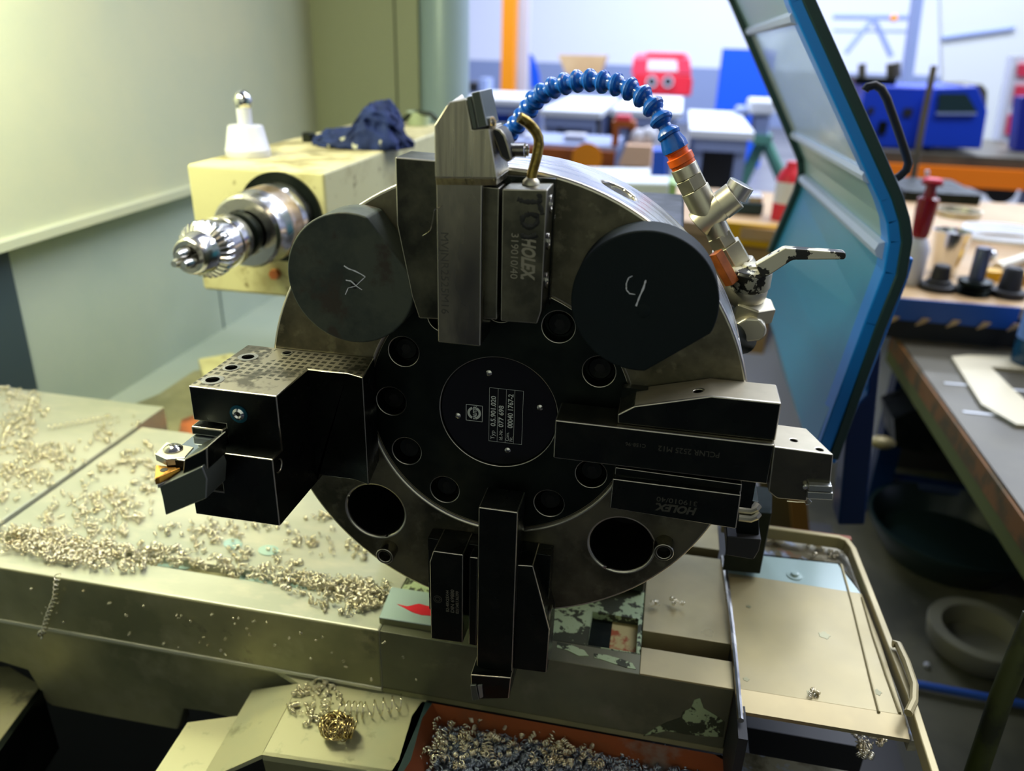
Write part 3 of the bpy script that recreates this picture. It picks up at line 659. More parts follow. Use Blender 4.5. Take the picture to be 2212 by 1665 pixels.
MB().lathe(c_ + UPZ * .0026, UPZ, [(-.001, .0009), (.0001, .0009)], 12).build('screw_recess', [M['hole']], cs)
MB().box(c_.x - .004, c_.x + .010, c_.y - .001, c_.y + .012, cz - .013, cz - .004).build('clamp_seat', [M['black']], LT, .0005, 1)
# ================================================================== MACHINE BED, CARRIAGE AND CHIP TRAY
YF, ZB = 0.0130, -0.2000
def zy(px, py, z=ZB): return PZ(px, py, z).y
def zx(px, py, z=ZB): return PZ(px, py, z).x
CR = thing('lathe_carriage', 'long greenish steel lathe carriage under the turret, strewn with swarf', 'machine bed', (-0.2, 0.15, -0.32))
xj = (zx(365, 878) + zx(0, 1136)) / 2                       # joint between the two bed plates
g0 = (zy(315, 1216) + zy(517, 1248)) / 2; g1 = (zy(315, 1194) + zy(615, 1245)) / 2
xe = zx(818, 1365); xr = 0.1715; xm = zx(1384, 1410)
yAb = zy(200, 864)
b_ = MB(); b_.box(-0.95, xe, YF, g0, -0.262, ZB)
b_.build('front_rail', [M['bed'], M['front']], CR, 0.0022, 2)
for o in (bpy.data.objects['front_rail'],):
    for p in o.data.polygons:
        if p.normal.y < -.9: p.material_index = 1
MB().box(-0.95, xe + .02, g0, g1, -0.262, ZB - .008).build('rail_groove', [M['front']], CR)
MB().box(xj + .0012, xe, g1, zy(375, 930), -0.262, ZB).build('bed_plate', [M['bed']], CR, 0.0012, 1)
MB().box(-0.95, xj - .0012, g1, yAb, -0.262, ZB + .003).build('bed_plate', [M['bed']], CR, 0.0012, 1)
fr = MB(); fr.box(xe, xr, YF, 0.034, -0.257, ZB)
fo = fr.build('front_rail', [M['frontshade'], M['frontshade']], CR, 0.0010, 1)
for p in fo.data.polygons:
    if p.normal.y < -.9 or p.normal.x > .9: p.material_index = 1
fo.data.materials.append(M['slide'])
MB().box(xm, xr, YF + .0004, zy(1480, 1413), -0.24, ZB + .0006).build('slide_plate', [M['slide']], CR, 0.0006, 1)
MB().box(xm, xr, zy(1480, 1377), zy(1540, 1206), -0.24, ZB + .0006).build('slide_plate', [M['slide']], CR, 0.0006, 1)
MB().box(xm, xr - .004, zy(1540, 1187), zy(1540, 1187) + .12, -0.24, ZB + .0006).build('slide_plate', [M['slide']], CR, 0.0006, 1)
MB().box(xm, xr, 0.034, 0.30, -0.262, -0.242).build('slot_floor', [M['blk']], CR)
pk = MB().box(xe, xm, 0.034, 0.26, -0.262, ZB - .0002).build('painted_casting', [M['peel'], M['hole']], CR)
pr_ = fz([(1265, 1327), (1382, 1343), (1379, 1419), (1270, 1402)], ZB)
kx0, kx1, ky0, ky1 = pr_[3][0] - .001, pr_[1][0] - .001, .0350, pr_[1][1] + .005
kk = MB(); kk.box(kx0, kx1, ky0, ky1, -0.209, -0.19); cut(pk, kk); bev(pk, .0012, 1)
MB().box(kx0, (kx0 * .55 + kx1 * .45), ky0, ky1, -0.2092, -0.2080).build('pocket_floor', [M['hub']], CR)
MB().box((kx0 * .55 + kx1 * .45), kx1, ky0, ky1, -0.2092, -0.2080).build('pocket_floor', [mat('rust_spotted_paint', '#b3a26a', .5, 0, var=((60, '#9a4a22', .52, .60),))], CR)
MB().pp([(1390, 1590), (1420, 1570), (1440, 1560), (1470, 1550), (1475, 1538), (1492, 1530), (1500, 1512), (1512, 1508), (1520, 1530), (1545, 1545), (1566, 1560), (1562, 1592), (1520, 1590), (1480, 1586), (1440, 1578)], YF - .0004, YF + .002).build('paint_patch', [M['peel']], CR)
for l in ([(1283, 1411), (1310, 1414), (1345, 1424), (1366, 1432), (1374, 1445), (1352, 1441), (1330, 1434), (1300, 1424), (1284, 1420)], [(1204, 1386), (1232, 1392), (1262, 1404), (1272, 1416), (1250, 1416), (1226, 1404), (1203, 1398)]):
    MB().pr('Z', fz(l, ZB + .0004), ZB - .001, ZB + .0004).build('paint_patch', [M['peel']], CR)
# lip line and recessed apron below the front face
MB().box(-0.95, xe, YF - .0012, YF + .004, -0.2600, -0.2565).build('front_lip', [M['bed']], CR, .0006, 1)
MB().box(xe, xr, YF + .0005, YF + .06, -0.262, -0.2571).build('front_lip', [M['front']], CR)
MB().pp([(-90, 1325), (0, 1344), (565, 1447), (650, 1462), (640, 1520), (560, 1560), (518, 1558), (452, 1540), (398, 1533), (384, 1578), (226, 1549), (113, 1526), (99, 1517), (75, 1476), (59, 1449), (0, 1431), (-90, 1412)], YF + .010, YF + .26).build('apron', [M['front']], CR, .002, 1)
# wiper block on the front rail beside the turret
wp = thing('wiper_block', 'small teal block with a red smear on the rail beside the bottom holder', 'block', tuple(PZ(875, 1300, ZB)))
q = fz([(845, 1266), (962, 1284), (958, 1354), (818, 1333)], -0.194)
wq = MB().pr('Z', [(p[0], max(p[1], YF)) for p in q], -0.194, ZB - .018).build('block_body', [M['tealpaint'], M['front'], M['red']], wp, .0008, 1)
for p in wq.data.polygons:
    if p.normal.z < .9: p.material_index = 1
MB().pr('Z', fz([(858, 1305), (880, 1310), (905, 1304), (935, 1312), (935, 1330), (910, 1328), (890, 1322), (872, 1312)], -0.1938), -0.1939, -0.1935).build('red_smear', [M['red']], wp)

# way cover on the right
WC = thing('way_cover', 'tan sheet metal way cover with a teal strip on the right behind the slide', 'way cover', tuple(PZ(1760, 1400, -0.2)))
zc_ = -0.1960
MB().pr('Z', fz([(1573, 1236), (1862, 1281), (1904, 1389), (1954, 1545), (1600, 1488)], zc_), zc_, zc_ - .003).build('cover_sheet', [M['cover']], WC, .0006, 1)
a = [PZ(*p, zc_) for p in ((1600, 1488), (1954, 1545))]; b2 = [PZ(*p, zc_ - .004) for p in ((1965.5, 1597), (1605, 1537))]
MB().loft([a[0], a[1], b2[0], b2[1]], [p - UPZ * .003 for p in (a[0], a[1], b2[0], b2[1])]).build('cover_lip', [M['slide']], WC)
MB().pr('Z', fz([(1569, 1191), (1810, 1217), (1862, 1283), (1573, 1238)], zc_), zc_, zc_ - .004).build('teal_strip', [M['tealpaint']], WC, .0006, 1)
MB().tube([PZ(a_, b_2, zc_ + .001) for a_, b_2 in ((1561, 1203), (1570, 1262), (1581, 1350), (1590, 1440), (1600, 1556))], .0022, 8).build('edge_seam', [M['steel']], WC)
for l in (((1817, 1219), (1840, 1300), (1862, 1390), (1880, 1465), (1899, 1538)), ((1862, 1290), (1885, 1370), (1915, 1460), (1944, 1540))):
    MB().tube([PZ(a_, b_2, zc_ + .0004) for a_, b_2 in l], .0010, 6).build('weld_bead', [M['cover']], WC)
for (a_, b_2, r_) in ((1781, 1372, .0042), (1754, 1497, .0034), (1895, 1495, .003), (1612, 1467, .0022), (1617, 1310, .002)):
    MB().lathe(PZ(a_, b_2, zc_), UPZ, [(-.0002, r_), (.0002, r_ * .9)], 14, mod=lambda k, t, r: 1 + .22 * math.sin(k * 2.1)).build('oil_spot', [M['front']], WC)
sc = PZ(1716, 1243, zc_)
MB().lathe(sc, UPZ, [(0, .0065), (.0008, .0065), (.0010, .0035), (.003, .003), (.0034, 0)], 24).build('cover_screw', [M['tealpaint']], WC)
MB().box(zx(1605, 1540), zx(1950, 1600), -0.030, zy(1605, 1537) + .02, -0.262, -0.258).build('lower_sheet', [M['rustmix']], WC)
MB().box(xr, xr + .006, -0.03, 0.17, -0.262, zc_ - .003).build('cover_support', [M['blk']], WC)
GR = thing('splash_rail', 'cream rolled edge rail with a rusty inside, bordering the way cover', 'rail', tuple(PZ(1850, 1300, -0.2)))
zr_ = -0.190
rp = [PZ(a_, b_2, zr_) for a_, b_2 in ((1560, 1124), (1645, 1135), (1740, 1148), (1812, 1158), (1830, 1165), (1843, 1182), (1880, 1275), (1923, 1386), (1968, 1500), (2022, 1668), (2060, 1760))]
mbr = MB()
for A_, B_ in zip(rp, rp[1:]):
    d = (B_ - A_).normalized(); n_ = Vector((d.y, -d.x, 0)) * .0028
    mbr.loft([A_ - n_ - UPZ * .012, A_ + n_ - UPZ * .012, A_ + n_, A_ - n_], [B_ - n_ - UPZ * .012 + d * .002, B_ + n_ - UPZ * .012 + d * .002, B_ + n_ + d * .002, B_ - n_ + d * .002])
mbr.build('rail_edge', [M['cover']], GR, .0012, 2)
MB().pr('Z', fz([(1645, 1150), (1830, 1178), (1905, 1375), (1985, 1600), (1965, 1600), (1862, 1283), (1812, 1216), (1640, 1195)], -0.206), -0.206, -0.215).build('stained_gutter', [M['rustmix']], GR)
MB().box(zx(1650, 1140), zx(1840, 1165) + .0, zy(1740, 1150) - .002, zy(1740, 1150) + .004, -0.262, -0.20).build('rear_wall', [M['rust']], GR)
ck = MB().tube([PZ(a_, b_2, zr_ + .004) for a_, b_2 in ((1928, 1390), (1940, 1392), (1958, 1430), (1975, 1480), (1974, 1515), (1962, 1540))], .0028, 8)
ck.build('rail_clip', [M['cover']], GR)
# black fitting block with small brass elbows behind the right tool holder
FB = thing('fitting_block', 'small dark block with two pale hose fittings, just right of the lower right clamp', 'fitting', tuple(PY(1620, 1190, .05)))
MB().pp([(1595, 1075), (1640, 1085), (1640, 1160), (1590, 1155)], .05, .09).build('block_body', [M['hub']], FB, .001, 1)
MB().pp([(1570, 1158), (1645, 1165), (1640, 1190), (1628, 1210), (1568, 1200)], .045, .10).build('block_foot', [M['blk']], FB, .001, 1)
for (a_, b_2) in ((1632, 1100), (1632, 1118)):
    MB().tube([PY(a_ - 36, b_2 - 2, .046), PY(a_ - 10, b_2 + 1, .046), PY(a_, b_2 - 3, .046), PY(a_ + 5, b_2 - 10, .048)], .0030, 10).build('hose_fitting', [M['nickel']], FB)

# lower saddle plates under the front
LP = thing('saddle_plate', 'pale folded steel plate at the bottom of the frame, carrying a tangled nest of swarf', 'plate', tuple(PZ(740, 1580, -0.262)))
zz = -0.2625
MB().pr('Z', fz([(590, 1440), (927, 1497), (905, 1560), (850, 1690), (790, 1664), (565, 1630), (646, 1476)], zz), zz, zz - .006).build('top_sheet', [M['palepaint']], LP, .0006, 1)
A_ = [PZ(646, 1476, zz), PZ(565, 1630, zz)]; B_ = [PZ(545, 1490, zz - .026), PZ(430, 1690, zz - .030)]
MB().loft([A_[0], A_[1], B_[1], B_[0]], [p - UPZ * .004 for p in (A_[0], A_[1], B_[1], B_[0])]).build('slanted_sheet', [M['palepaint']], LP)
A2 = [PZ(565, 1630, zz - .0), PZ(850, 1672, zz - .0)]
MB().loft([A2[0], A2[1], A2[1] + Vector((0, .006, -.05)), A2[0] + Vector((0, .006, -.05))], [p + Vector((0, .003, 0)) for p in (A2[0], A2[1], A2[1] + Vector((0, .006, -.05)), A2[0] + Vector((0, .006, -.05)))]).build('front_fold', [M['front']], LP)
MB().pr('Z', fz([(405, 1560), (520, 1545), (560, 1500), (480, 1680), (320, 1690)], zz - .034), zz - .034, zz - .040).build('lower_sheet', [M['palepaint']], LP)
MB().box(-0.28, 0.20, YF + .013, YF + .20, -0.38, -0.305).build('saddle_core', [M['blk']], LP)

TR = thing('chip_tray', 'dark rimmed rust orange chip tray at the bottom, filled with blue grey swarf', 'tray', tuple(PZ(1300, 1640, -0.30)))
to = fz([(915, 1507), (1565, 1618), (1760, 1650), (1850, 1690), (1850, 1900), (700, 1900), (862, 1640), (890, 1545)], zz)
cen = Vector((sum(p[0] for p in to) / len(to), sum(p[1] for p in to) / len(to)))
ti = [((Vector(p) - cen) * (1 - .0085 / (Vector(p) - cen).length) + cen) for p in to]
tm = [((Vector(p) - cen) * (1 - .0220 / (Vector(p) - cen).length) + cen) for p in to]
m_ = MB(); n_ = len(to)
def ring3(pts, z): return [m_.bm.verts.new((p[0], min(p[1], YF - .001), z)) for p in pts]
Rg = [ring3(to, zz - .045), ring3(to, zz), ring3(ti, zz)]
m_.mi = 0
for A3, B3 in zip(Rg, Rg[1:]):
    for i in range(n_): m_.face((A3[i], A3[(i + 1) % n_], B3[(i + 1) % n_], B3[i]))
m_.mi = 1; R3 = ring3(tm, zz - .026)
for i in range(n_): m_.face((Rg[2][i], Rg[2][(i + 1) % n_], R3[(i + 1) % n_], R3[i]))
m_.mi = 2; m_.face(R3); m_.mi = 0; m_.face(Rg[0][::-1])
m_.build('tray_pan', [M['seal'], M['rust'], M['wetfloor']], TR)

# left lower slanting beam and pit behind it
LB = thing('lower_beam', 'grey slanting machine beam in the dark pit at the lower left corner', 'beam', tuple(PZ(40, 1500, -0.36)))
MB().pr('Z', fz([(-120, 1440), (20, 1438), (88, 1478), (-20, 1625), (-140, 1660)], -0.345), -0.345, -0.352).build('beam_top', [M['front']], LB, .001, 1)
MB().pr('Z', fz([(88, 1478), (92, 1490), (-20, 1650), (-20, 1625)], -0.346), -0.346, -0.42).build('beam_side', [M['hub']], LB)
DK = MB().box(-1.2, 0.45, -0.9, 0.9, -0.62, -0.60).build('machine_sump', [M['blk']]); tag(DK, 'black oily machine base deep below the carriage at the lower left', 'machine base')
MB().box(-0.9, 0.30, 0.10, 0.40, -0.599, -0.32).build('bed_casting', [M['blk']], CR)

# back of the bed: dirty ledge and orange patch
BL = thing('rear_ledge', 'dirty brown ledge with a wet orange casting patch behind the left end of the bed', 'ledge', tuple(PZ(400, 890, -0.22)))
MB().pr('Z', fz([(270, 880), (345, 850), (420, 800), (560, 790), (560, 960), (330, 960)], -0.235), -0.235, -0.262).build('ledge_sheet', [M['front']], BL)
MB().pz([(392, 905), (425, 893), (470, 900), (460, 950), (385, 935)], -0.228, -0.236).build('orange_patch', [M['gunk']], BL, .001, 1)
MB().pz([(428, 775), (500, 762), (540, 780), (520, 815), (440, 812)], -0.205, -0.236).build('stop_block', [M['housing']], BL, .001, 1)
# ================================================================== ENCLOSURE (setting) AND TAILSTOCK
XW = -0.71; YC = PX(678, 150, -0.71).y
ZL = (PX(0, 530, XW).z + PX(415, 425, XW).z) / 2
yl = PX(0, 530, XW)
struct(MB().box(XW - .01, XW, -0.75, YC, ZL + .014, 1.10).build('wall_left', [M['wallpaint']]))
struct(MB().box(XW - .01, XW + .012, -0.75, YC, ZL, ZL + .0145).build('trim_1', [M['wallpaint']], None, .002, 2))
xc1 = PY(905, 150, YC).x; xc2 = PY(1006, 150, YC + .02).x
struct(MB().box(XW, xc1, YC, YC + .01, -0.10, 1.10).build('wall_back', [M['wallback']]))
xs_ = PY(856, 150, YC).x
struct(MB().box(xs_ - .001, xs_ + .0015, YC - .002, YC, -0.10, 1.10).build('trim_2', [M['hub']]))
cpost = MB(); cpost.lathe(((xc1 + xc2) / 2, YC + .03, -0.3), UPZ, [(0, (xc2 - xc1) / 2 + .004), (1.4, (xc2 - xc1) / 2 + .004)], 40)
tag(cpost.build('enclosure_post', [mat('post_pale_blue_green', '#9db3b8', .35, .1)]), 'pale blue green rounded enclosure post left of the orange column', 'post')
XL = -0.735
zfl = (PX(481, 719, XL).z + PX(270, 832, XL).z) / 2
struct(MB().box(XL - .01, XL, -0.75, 2.2, zfl - .3, ZL - .002).build('wall_lower_left', [M['walllow']]))
p = PX(480, 680, XL)
struct(MB().box(XL, XL + .001, p.y - .0015, p.y + .0015, zfl, ZL - .004).build('trim_3', [M['seal']]))
struct(MB().box(XL - .01, XW, -0.75, YC, ZL - .003, ZL - .0002).build('trim_4', [M['walllow']]))
struct(MB().box(XL, -0.30, 0.36, 2.2, zfl - .01, zfl).build('floor_gutter', [M['walllow']]))
struct(MB().box(XL, -0.46, 2.2, 2.21, zfl, ZL).build('wall_far_low', [M['walllow']]))
dp = [PX(a, b, XL + .012) for a, b in ((-60, 535), (16, 535), (82, 842), (-60, 842))]
tag(MB().pr('X', [(p.y, p.z) for p in dp], XL + .012, XL + .002).build('side_panel', [M['darkpanel']]), 'dark slate panel at the far left edge above the bed', 'panel')

# unseen headstock sheet behind the camera, added for the steel to reflect
hs = MB().box(-0.72, 1.4, -1.30, -1.28, -0.10, 1.10).build('wall_headstock_reflector', [M['wallpaint']]); struct(hs)
# tailstock
AX, AZ, YH0 = -0.3341, 0.0228, 0.386
TS = thing('tailstock', 'cream painted tailstock housing with a polished quill, left behind the turret', 'tailstock', (AX, 0.6, -0.235))
hx0 = PY(419, 480, YH0).x; hx1 = PY(707, 480, YH0).x; hz1 = PY(560, 364, YH0).z; hz0 = PY(530, 634, YH0).z
hb = MB().box(hx0, hx1, YH0, 0.93, hz0, hz1).build('housing', [M['housing'], M['housingtop']], TS, .004, 3)
for p in hb.data.polygons:
    if p.normal.z > .9: p.material_index = 1
MB().box(hx1 - .075, hx1 - .012, YH0 + .03, 0.90, -0.60, hz0).build('pedestal', [M['yellowlt']], TS, .002, 1)
MB().lathe((AX, YH0, AZ), (0, -1, 0), [(0, .050), (.004, .050), (.004, .040), (-.001, .040)], 64).build('quill_flange', [M['hub']], TS)
MB().lathe((AX, YH0, AZ), (0, -1, 0), [(-.01, .0395), (.055, .0395), (.058, .038), (.078, .038), (.082, .0350), (.0825, .024), (.070, .023)], 64).build('quill', [M['steel']], TS)
MB().lathe((AX, YH0 - .028, AZ), (0, -1, 0), [(0, .0397), (.024, .0397)], 64).build('rust_band', [mat('rust_tinted_quill', (.42, .30, .17), .32, .9, var=((40, (.6, .5, .4), .5, .6),))], TS)
MB().lathe(PY(597, 590, YH0), (0, -1, 0), [(0, .006), (.008, .006), (.008, .003)], 6).build('lock_bolt', [M['gunk']], TS)

DC = thing('drill_chuck', 'polished three jaw drill chuck with a toothed ring, pointing left out of the quill', 'drill chuck', (AX, 0.25, AZ))
o_ = (AX, 0.304, AZ); dn = (0, -1, 0)
MB().lathe(o_, dn, [(-.004, .0195), (.004, .0205), (.0045, .0225), (.014, .0225), (.0145, .018), (.026, .018)], 48).build('chuck_arbor', [M['hub'], M['steel']], DC)
MB().lathe(o_, dn, [(.024, .019), (.025, .0235), (.029, .0252), (.046, .0258), (.047, .0245), (.056, .0245), (.057, .0258), (.072, .0258)], 64).build('chuck_sleeve', [M['steel']], DC)
MB().lathe(o_, dn, [(.066, .0262), (.069, .0276), (.076, .0272), (.083, .0205), (.082, .018)], 120, mod=lambda k, t, r: 1.0 if r < .0185 or t < .0665 else (1.0 if (k % 4) < 2 else .94)).build('toothed_ring', [M['steel']], DC)
MB().lathe(o_, dn, [(.078, .0205), (.084, .0205), (.096, .0182), (.101, .0162), (.102, .0150), (.1015, .0105), (.092, .0100)], 56).build('nose', [M['steel']], DC)
for i in range(3):
    a = (90 + 120 * i) * D2R; c = Vector((AX + .0056 * math.cos(a), 0, AZ + .0056 * math.sin(a)))
    MB().lathe((c.x, .304 - .10, c.z), dn, [(-.01, .0044), (.0130, .0044), (.0180, .0030)], 12).build('chuck_jaw', [M['steel']], DC)

WK = thing('knob_tool', 'white cone based knob tool with a chrome ball, standing on the tailstock', 'knob', tuple(PZ(537, 340, hz1)))
c = PZ(537, 338, hz1); kx = (PZ(586, 338, hz1) - PZ(488, 338, hz1)).length / 2
MB().lathe(c, UPZ, [(0, kx * .96), (.002, kx), (.009, kx), (.010, kx * .97), (.034, kx * .78), (.036, kx * .74)], 48).build('cone_base', [M['white']], WK)
MB().lathe(c + UPZ * .035, UPZ, [(0, .0085), (.020, .0085)], 24).build('stem', [M['white']], WK)
MB().sph(c + UPZ * .063, .0105, 24, 16, (1, 1, 1.15)).build('chrome_ball', [M['chrome']], WK)

# rag
random.seed(11)
c = PZ(775, 318, hz1); uu = (PZ(895, 318, hz1) - PZ(665, 318, hz1)).length / 2
bm = bmesh.new(); bmesh.ops.create_icosphere(bm, subdivisions=5, radius=1)
from mathutils import noise as mno
for v in bm.verts:
    q = v.co.normalized(); n1 = mno.fractal(q * 2.1 + Vector((3, 1, 7)), 1.0, 2.0, 4); n2 = abs(mno.noise(q * 4.2 + Vector((9, 2, 5))))
    r = 1 + .12 * n1 - .30 * n2
    x, y, z = q.x * r, q.y * r, max(q.z, -.05)
    f1 = mno.noise(Vector((x * 4, y * 4, 2.5))); f2 = abs(mno.noise(Vector((x * 9, y * 9, z * 6))))
    hgt = .40 + .72 * math.exp(-(abs(x - .40) / .40) ** 3) + .14 * f1 - .16 * f2
    zz_ = max(0, z) ** .55
    v.co = Vector((c.x + x * uu + f1 * .006 * zz_, c.y + y * .045 + .012 + f2 * .010 * zz_, hz1 + .0006 + zz_ * .054 * max(.1, hgt)))
mbx = MB(); mbx.bm.free(); mbx.bm = bm
rg = mbx.build('cleaning_rag', [M['rag']], None, smooth=180); tag(rg, 'crumpled navy blue cleaning rag with pale specks lying on the tailstock', 'rag')
hn = MB().lathe(PZ(668, 306, hz1), UPZ, [(0, .0105), (.011, .0105), (.012, .009), (.012, .0055), (.006, .005)], 6).build('hex_nut', [M['hub']]); tag(hn, 'grey hex nut on the tailstock, left end of the blue rag', 'nut')
cu = thing('oil_cup', 'pale green cup with a dark curved handle behind the blue rag', 'cup', tuple(PZ(905, 306, hz1)))
c = PY(905, 296, .90)
MB().lathe((c.x, .90, hz1), UPZ, [(0, .018), (.022, .020), (.022, .016)], 24).build('cup_body', [mat('pale_green_cup', '#a8b89a', .5)], cu)
MB().tube([PY(a, b, .885) for a, b in ((868, 262), (885, 248), (905, 243), (930, 246), (945, 260))], .004, 8).build('cup_handle', [M['hub']], cu)
# ================================================================== COOLANT HOSE, FITTINGS AND BALL VALVE
def cyl2(mb, a, b, ra, n, y=0.12, rb=None, y2=None):
    A = PY(*a, y); B = PY(*b, y if y2 is None else y2); k = .000367
    return mb.cyl(A, B, ra * k, n, None if rb is None else rb * k)
HS = thing('coolant_hose', 'blue ball jointed coolant hose arching from an orange connector over behind the turret', 'hose', tuple(PY(1450, 310, .12)))
hp_ = [(1448, 296, .12), (1438, 280, .121), (1428, 256, .123), (1412, 230, .127), (1390, 208, .131), (1366, 194, .135), (1340, 184, .139), (1308, 178, .144), (1274, 172, .150), (1240, 176, .156), (1207, 184, .162), (1178, 197, .168), (1156, 214, .175), (1143, 234, .182), (1127, 256, .190), (1108, 278, .198), (1090, 300, .205)]
P3 = [PY(a, b, y) for a, b, y in hp_]
# resample evenly
seg = []; acc = 0
fine = []
for A, B in zip(P3, P3[1:]):
    for t in range(12): fine.append(A.lerp(B, t / 12))
fine.append(P3[-1])
stp = .0107; cur = fine[0]; pts = [cur.copy()]; d_ = 0
for A, B in zip(fine, fine[1:]):
    L0 = (B - A).length
    while d_ + L0 >= stp:
        t = (stp - d_) / L0; A = A.lerp(B, t); L0 = (B - A).length; d_ = 0; pts.append(A.copy())
    d_ += L0
for A, B in zip(pts, pts[1:]):
    L0 = (B - A).length
    MB().lathe(A, B - A, [(-L0 * .08, .0052), (L0 * .06, .0074), (L0 * .24, .0079), (L0 * .40, .0070), (L0 * .62, .0046), (L0 * .80, .0043), (L0 * .95, .0058), (L0 * 1.08, .0062)], 24).build('hose_segment', [M['hose']], HS)
m1 = MB(); A, B = PY(1472, 328, .12), PY(1450, 300, .12)
m1.lathe(PY(1460, 322, .12), PY(1450, 300, .12) - PY(1460, 322, .12), [(0, .0085), (.004, .0082), (.011, .0060), (.013, .0064)], 24, mod=lambda k, t, r: 1 + .05 * (k % 2)); m1.build('ribbed_cone', [M['hose']], HS)
m1 = MB(); m1.lathe(PY(1479, 362, .12), PY(1460, 322, .12) - PY(1479, 362, .12), [(0, .0082), (.0035, .0082), (.0040, .0088), (.0085, .0088), (.009, .0072), (.012, .0072), (.0125, .0080), (.0158, .0078)], 32)
m1.build('orange_collar', [M['orange']], HS)
FT = thing('pipe_fitting', 'nickel plated tee fitting with hex nuts between the orange collar and the valve', 'pipe fitting', tuple(PY(1530, 470, .12)))
def part(nm, a, b, r, n, mt='nickel', y=.12, rb=None, y2=None, bv=.0005):
    return cyl2(MB(), a, b, r, n, y, rb, y2).build(nm, [M[mt]], FT, bv, 1)
part('threaded_sleeve', (1476, 358), (1487, 382), 24, 32)
part('hex_nut', (1487, 382), (1500, 408), 27, 6)
part('fitting_body', (1500, 408), (1528, 462), 26, 32)
part('tee_branch', (1508, 486), (1560, 440), 27, 32)
part('tee_collar', (1556, 446), (1588, 422), 27, 32)
part('end_cap', (1586, 424), (1603, 396), 24, 32, 'steel', y=.122)
part('fitting_stem', (1536, 470), (1556, 512), 22, 32)
part('hex_nut', (1552, 506), (1566, 530), 25, 6)
part('hex_nut', (1566, 530), (1590, 572), 31, 6)
part('bracket', (1545, 545), (1582, 612), 14, 4, 'gunk', y=.10, y2=.10)
BV = thing('ball_valve', 'chipped cream ball valve with a flat lever at the right rim of the turret', 'valve', tuple(PY(1620, 640, .12)))
mv = mat('chipped_cream_paint', (.62, .60, .50), .4, .3, var=((75, (.02, .02, .018), .53, .55),))
def vp(nm, mb, m, bv=.0006): return mb.build(nm, [m], BV, bv, 1)
vp('inlet', cyl2(MB(), (1590, 572), (1606, 600), 34, 24), M['nickel'])
mb = MB(); mb.sph(PY(1612, 625, .12), .0145, 24, 14, (1.0, 1, 1.05)); vp('valve_body', mb, M['nickel'], 0)
mb = MB(); mb.lathe(PY(1622, 684, .118), (.1, -.15, 1), [(0, .0135), (.001, .0150), (.011, .0150), (.012, .0135)], 6, .4); vp('valve_nut', mb, M['nickel'], .0004)
mb = MB(); mb.pp([(1584, 702), (1612, 686), (1642, 688), (1658, 708), (1654, 730), (1640, 738), (1590, 743)], .100, .134); vp('elbow', mb, M['nickel'], .0022)
mb = MB(); mb.lathe(PY(1618, 622, .112), (-.05, -.12, 1), [(0, .0125), (.002, .0138), (.013, .0142), (.0150, .0125), (.0158, .006), (.0175, .0055), (.018, .003)], 28); vp('handle_hub', mb, mv)
L1 = [(1632, 572), (1696, 535), (1702, 536), (1826, 545), (1829, 551), (1826, 561), (1712, 562), (1664, 594), (1646, 602)]
mb = MB(); mb.pp(L1, .098, .106); vp('lever', mb, mv, .001)
mb = MB(); mb.cyl(PY(1606, 735, .12), PY(1560, 720, .09), .010, 20); vp('outlet_pipe', mb, M['hub'])

# ================================================================== DOOR of the enclosure
DR = thing('sliding_door', 'bent blue enclosure door with a smeared window and dark rubber edges, standing open at the right', 'door', tuple(PY(1850, 900, .5)))
YN, YD = 0.30, 0.85
Nr = [(1690, -60), (1706, 0), (1896, 420), (1912, 470), (1914, 520), (1902, 590), (1868, 685), (1815, 820), (1752, 985)]
Fr = [(1560, -60), (1590, 0), (1728, 322), (1737, 345), (1739, 375), (1728, 415), (1672, 545), (1648, 640), (1690, 800), (1742, 985)]
def P_(l, y): return [PY(a, b, y) for a, b in l]
Nw, Fw = P_(Nr, YN), P_(Fr, YD)
def sheet(A, B, th=.004): 
    mb = MB()
    for i in range(len(A) - 1):
        n_ = (A[i + 1] - A[i]).cross(B[i] - A[i]).normalized() * th
        mb.loft([A[i], A[i + 1], B[i + 1], B[i]], [A[i] + n_, A[i + 1] + n_, B[i + 1] + n_, B[i] + n_])
    return mb
def seg2(P, i0, t0, i1, t1):   # polyline slice by index+fraction
    out = [P[i0].lerp(P[i0 + 1], t0)] + P[i0 + 1:i1 + 1] + ([P[i1].lerp(P[i1 + 1], t1)] if t1 > 0 else [])
    return out
# top sheet, window, waist sheet, lower sheet
def two(i0, a0, i1, a1, f0, f1, g0_, g1_): return seg2(Nw, i0, a0, i1, a1), seg2(Fw, f0, f1, g0_, g1_)
A = [Nw[0], Nw[1].lerp(Nw[2], .08)]; B = [Fw[0], Fw[1].lerp(Fw[2], .20)]
sheet(A, B).build('upper_sheet', [M['doorpanel']], DR)
A2 = [A[1], Nw[1].lerp(Nw[2], .90)]; B2 = [B[1], Fw[1].lerp(Fw[2], .90)]
sheet(A2, B2, .003).build('window_pane', [M['glass']], DR)
A3 = [A2[1], Nw[2], Nw[3], Nw[4]]; B3 = [B2[1], Fw[2], Fw[3], Fw[4]]
sheet(A3, B3).build('waist_sheet', [M['doorpanel']], DR)
A4 = Nw[4:]; B4 = Fw[4:]
sheet(A4, B4).build('lower_sheet', [M['doorteal']], DR)
def rib(a, b, r, nm='rib'):
    MB().tube([a, a.lerp(b, .5), b], r, 8).build(nm, [M['doorstrip']], DR)
rib(A2[0], B2[0], .006, 'window_trim'); rib(A2[1], B2[1], .006, 'window_trim')
rib(Nw[4].lerp(Nw[5], .3), Fw[4].lerp(Fw[5], .3), .008)
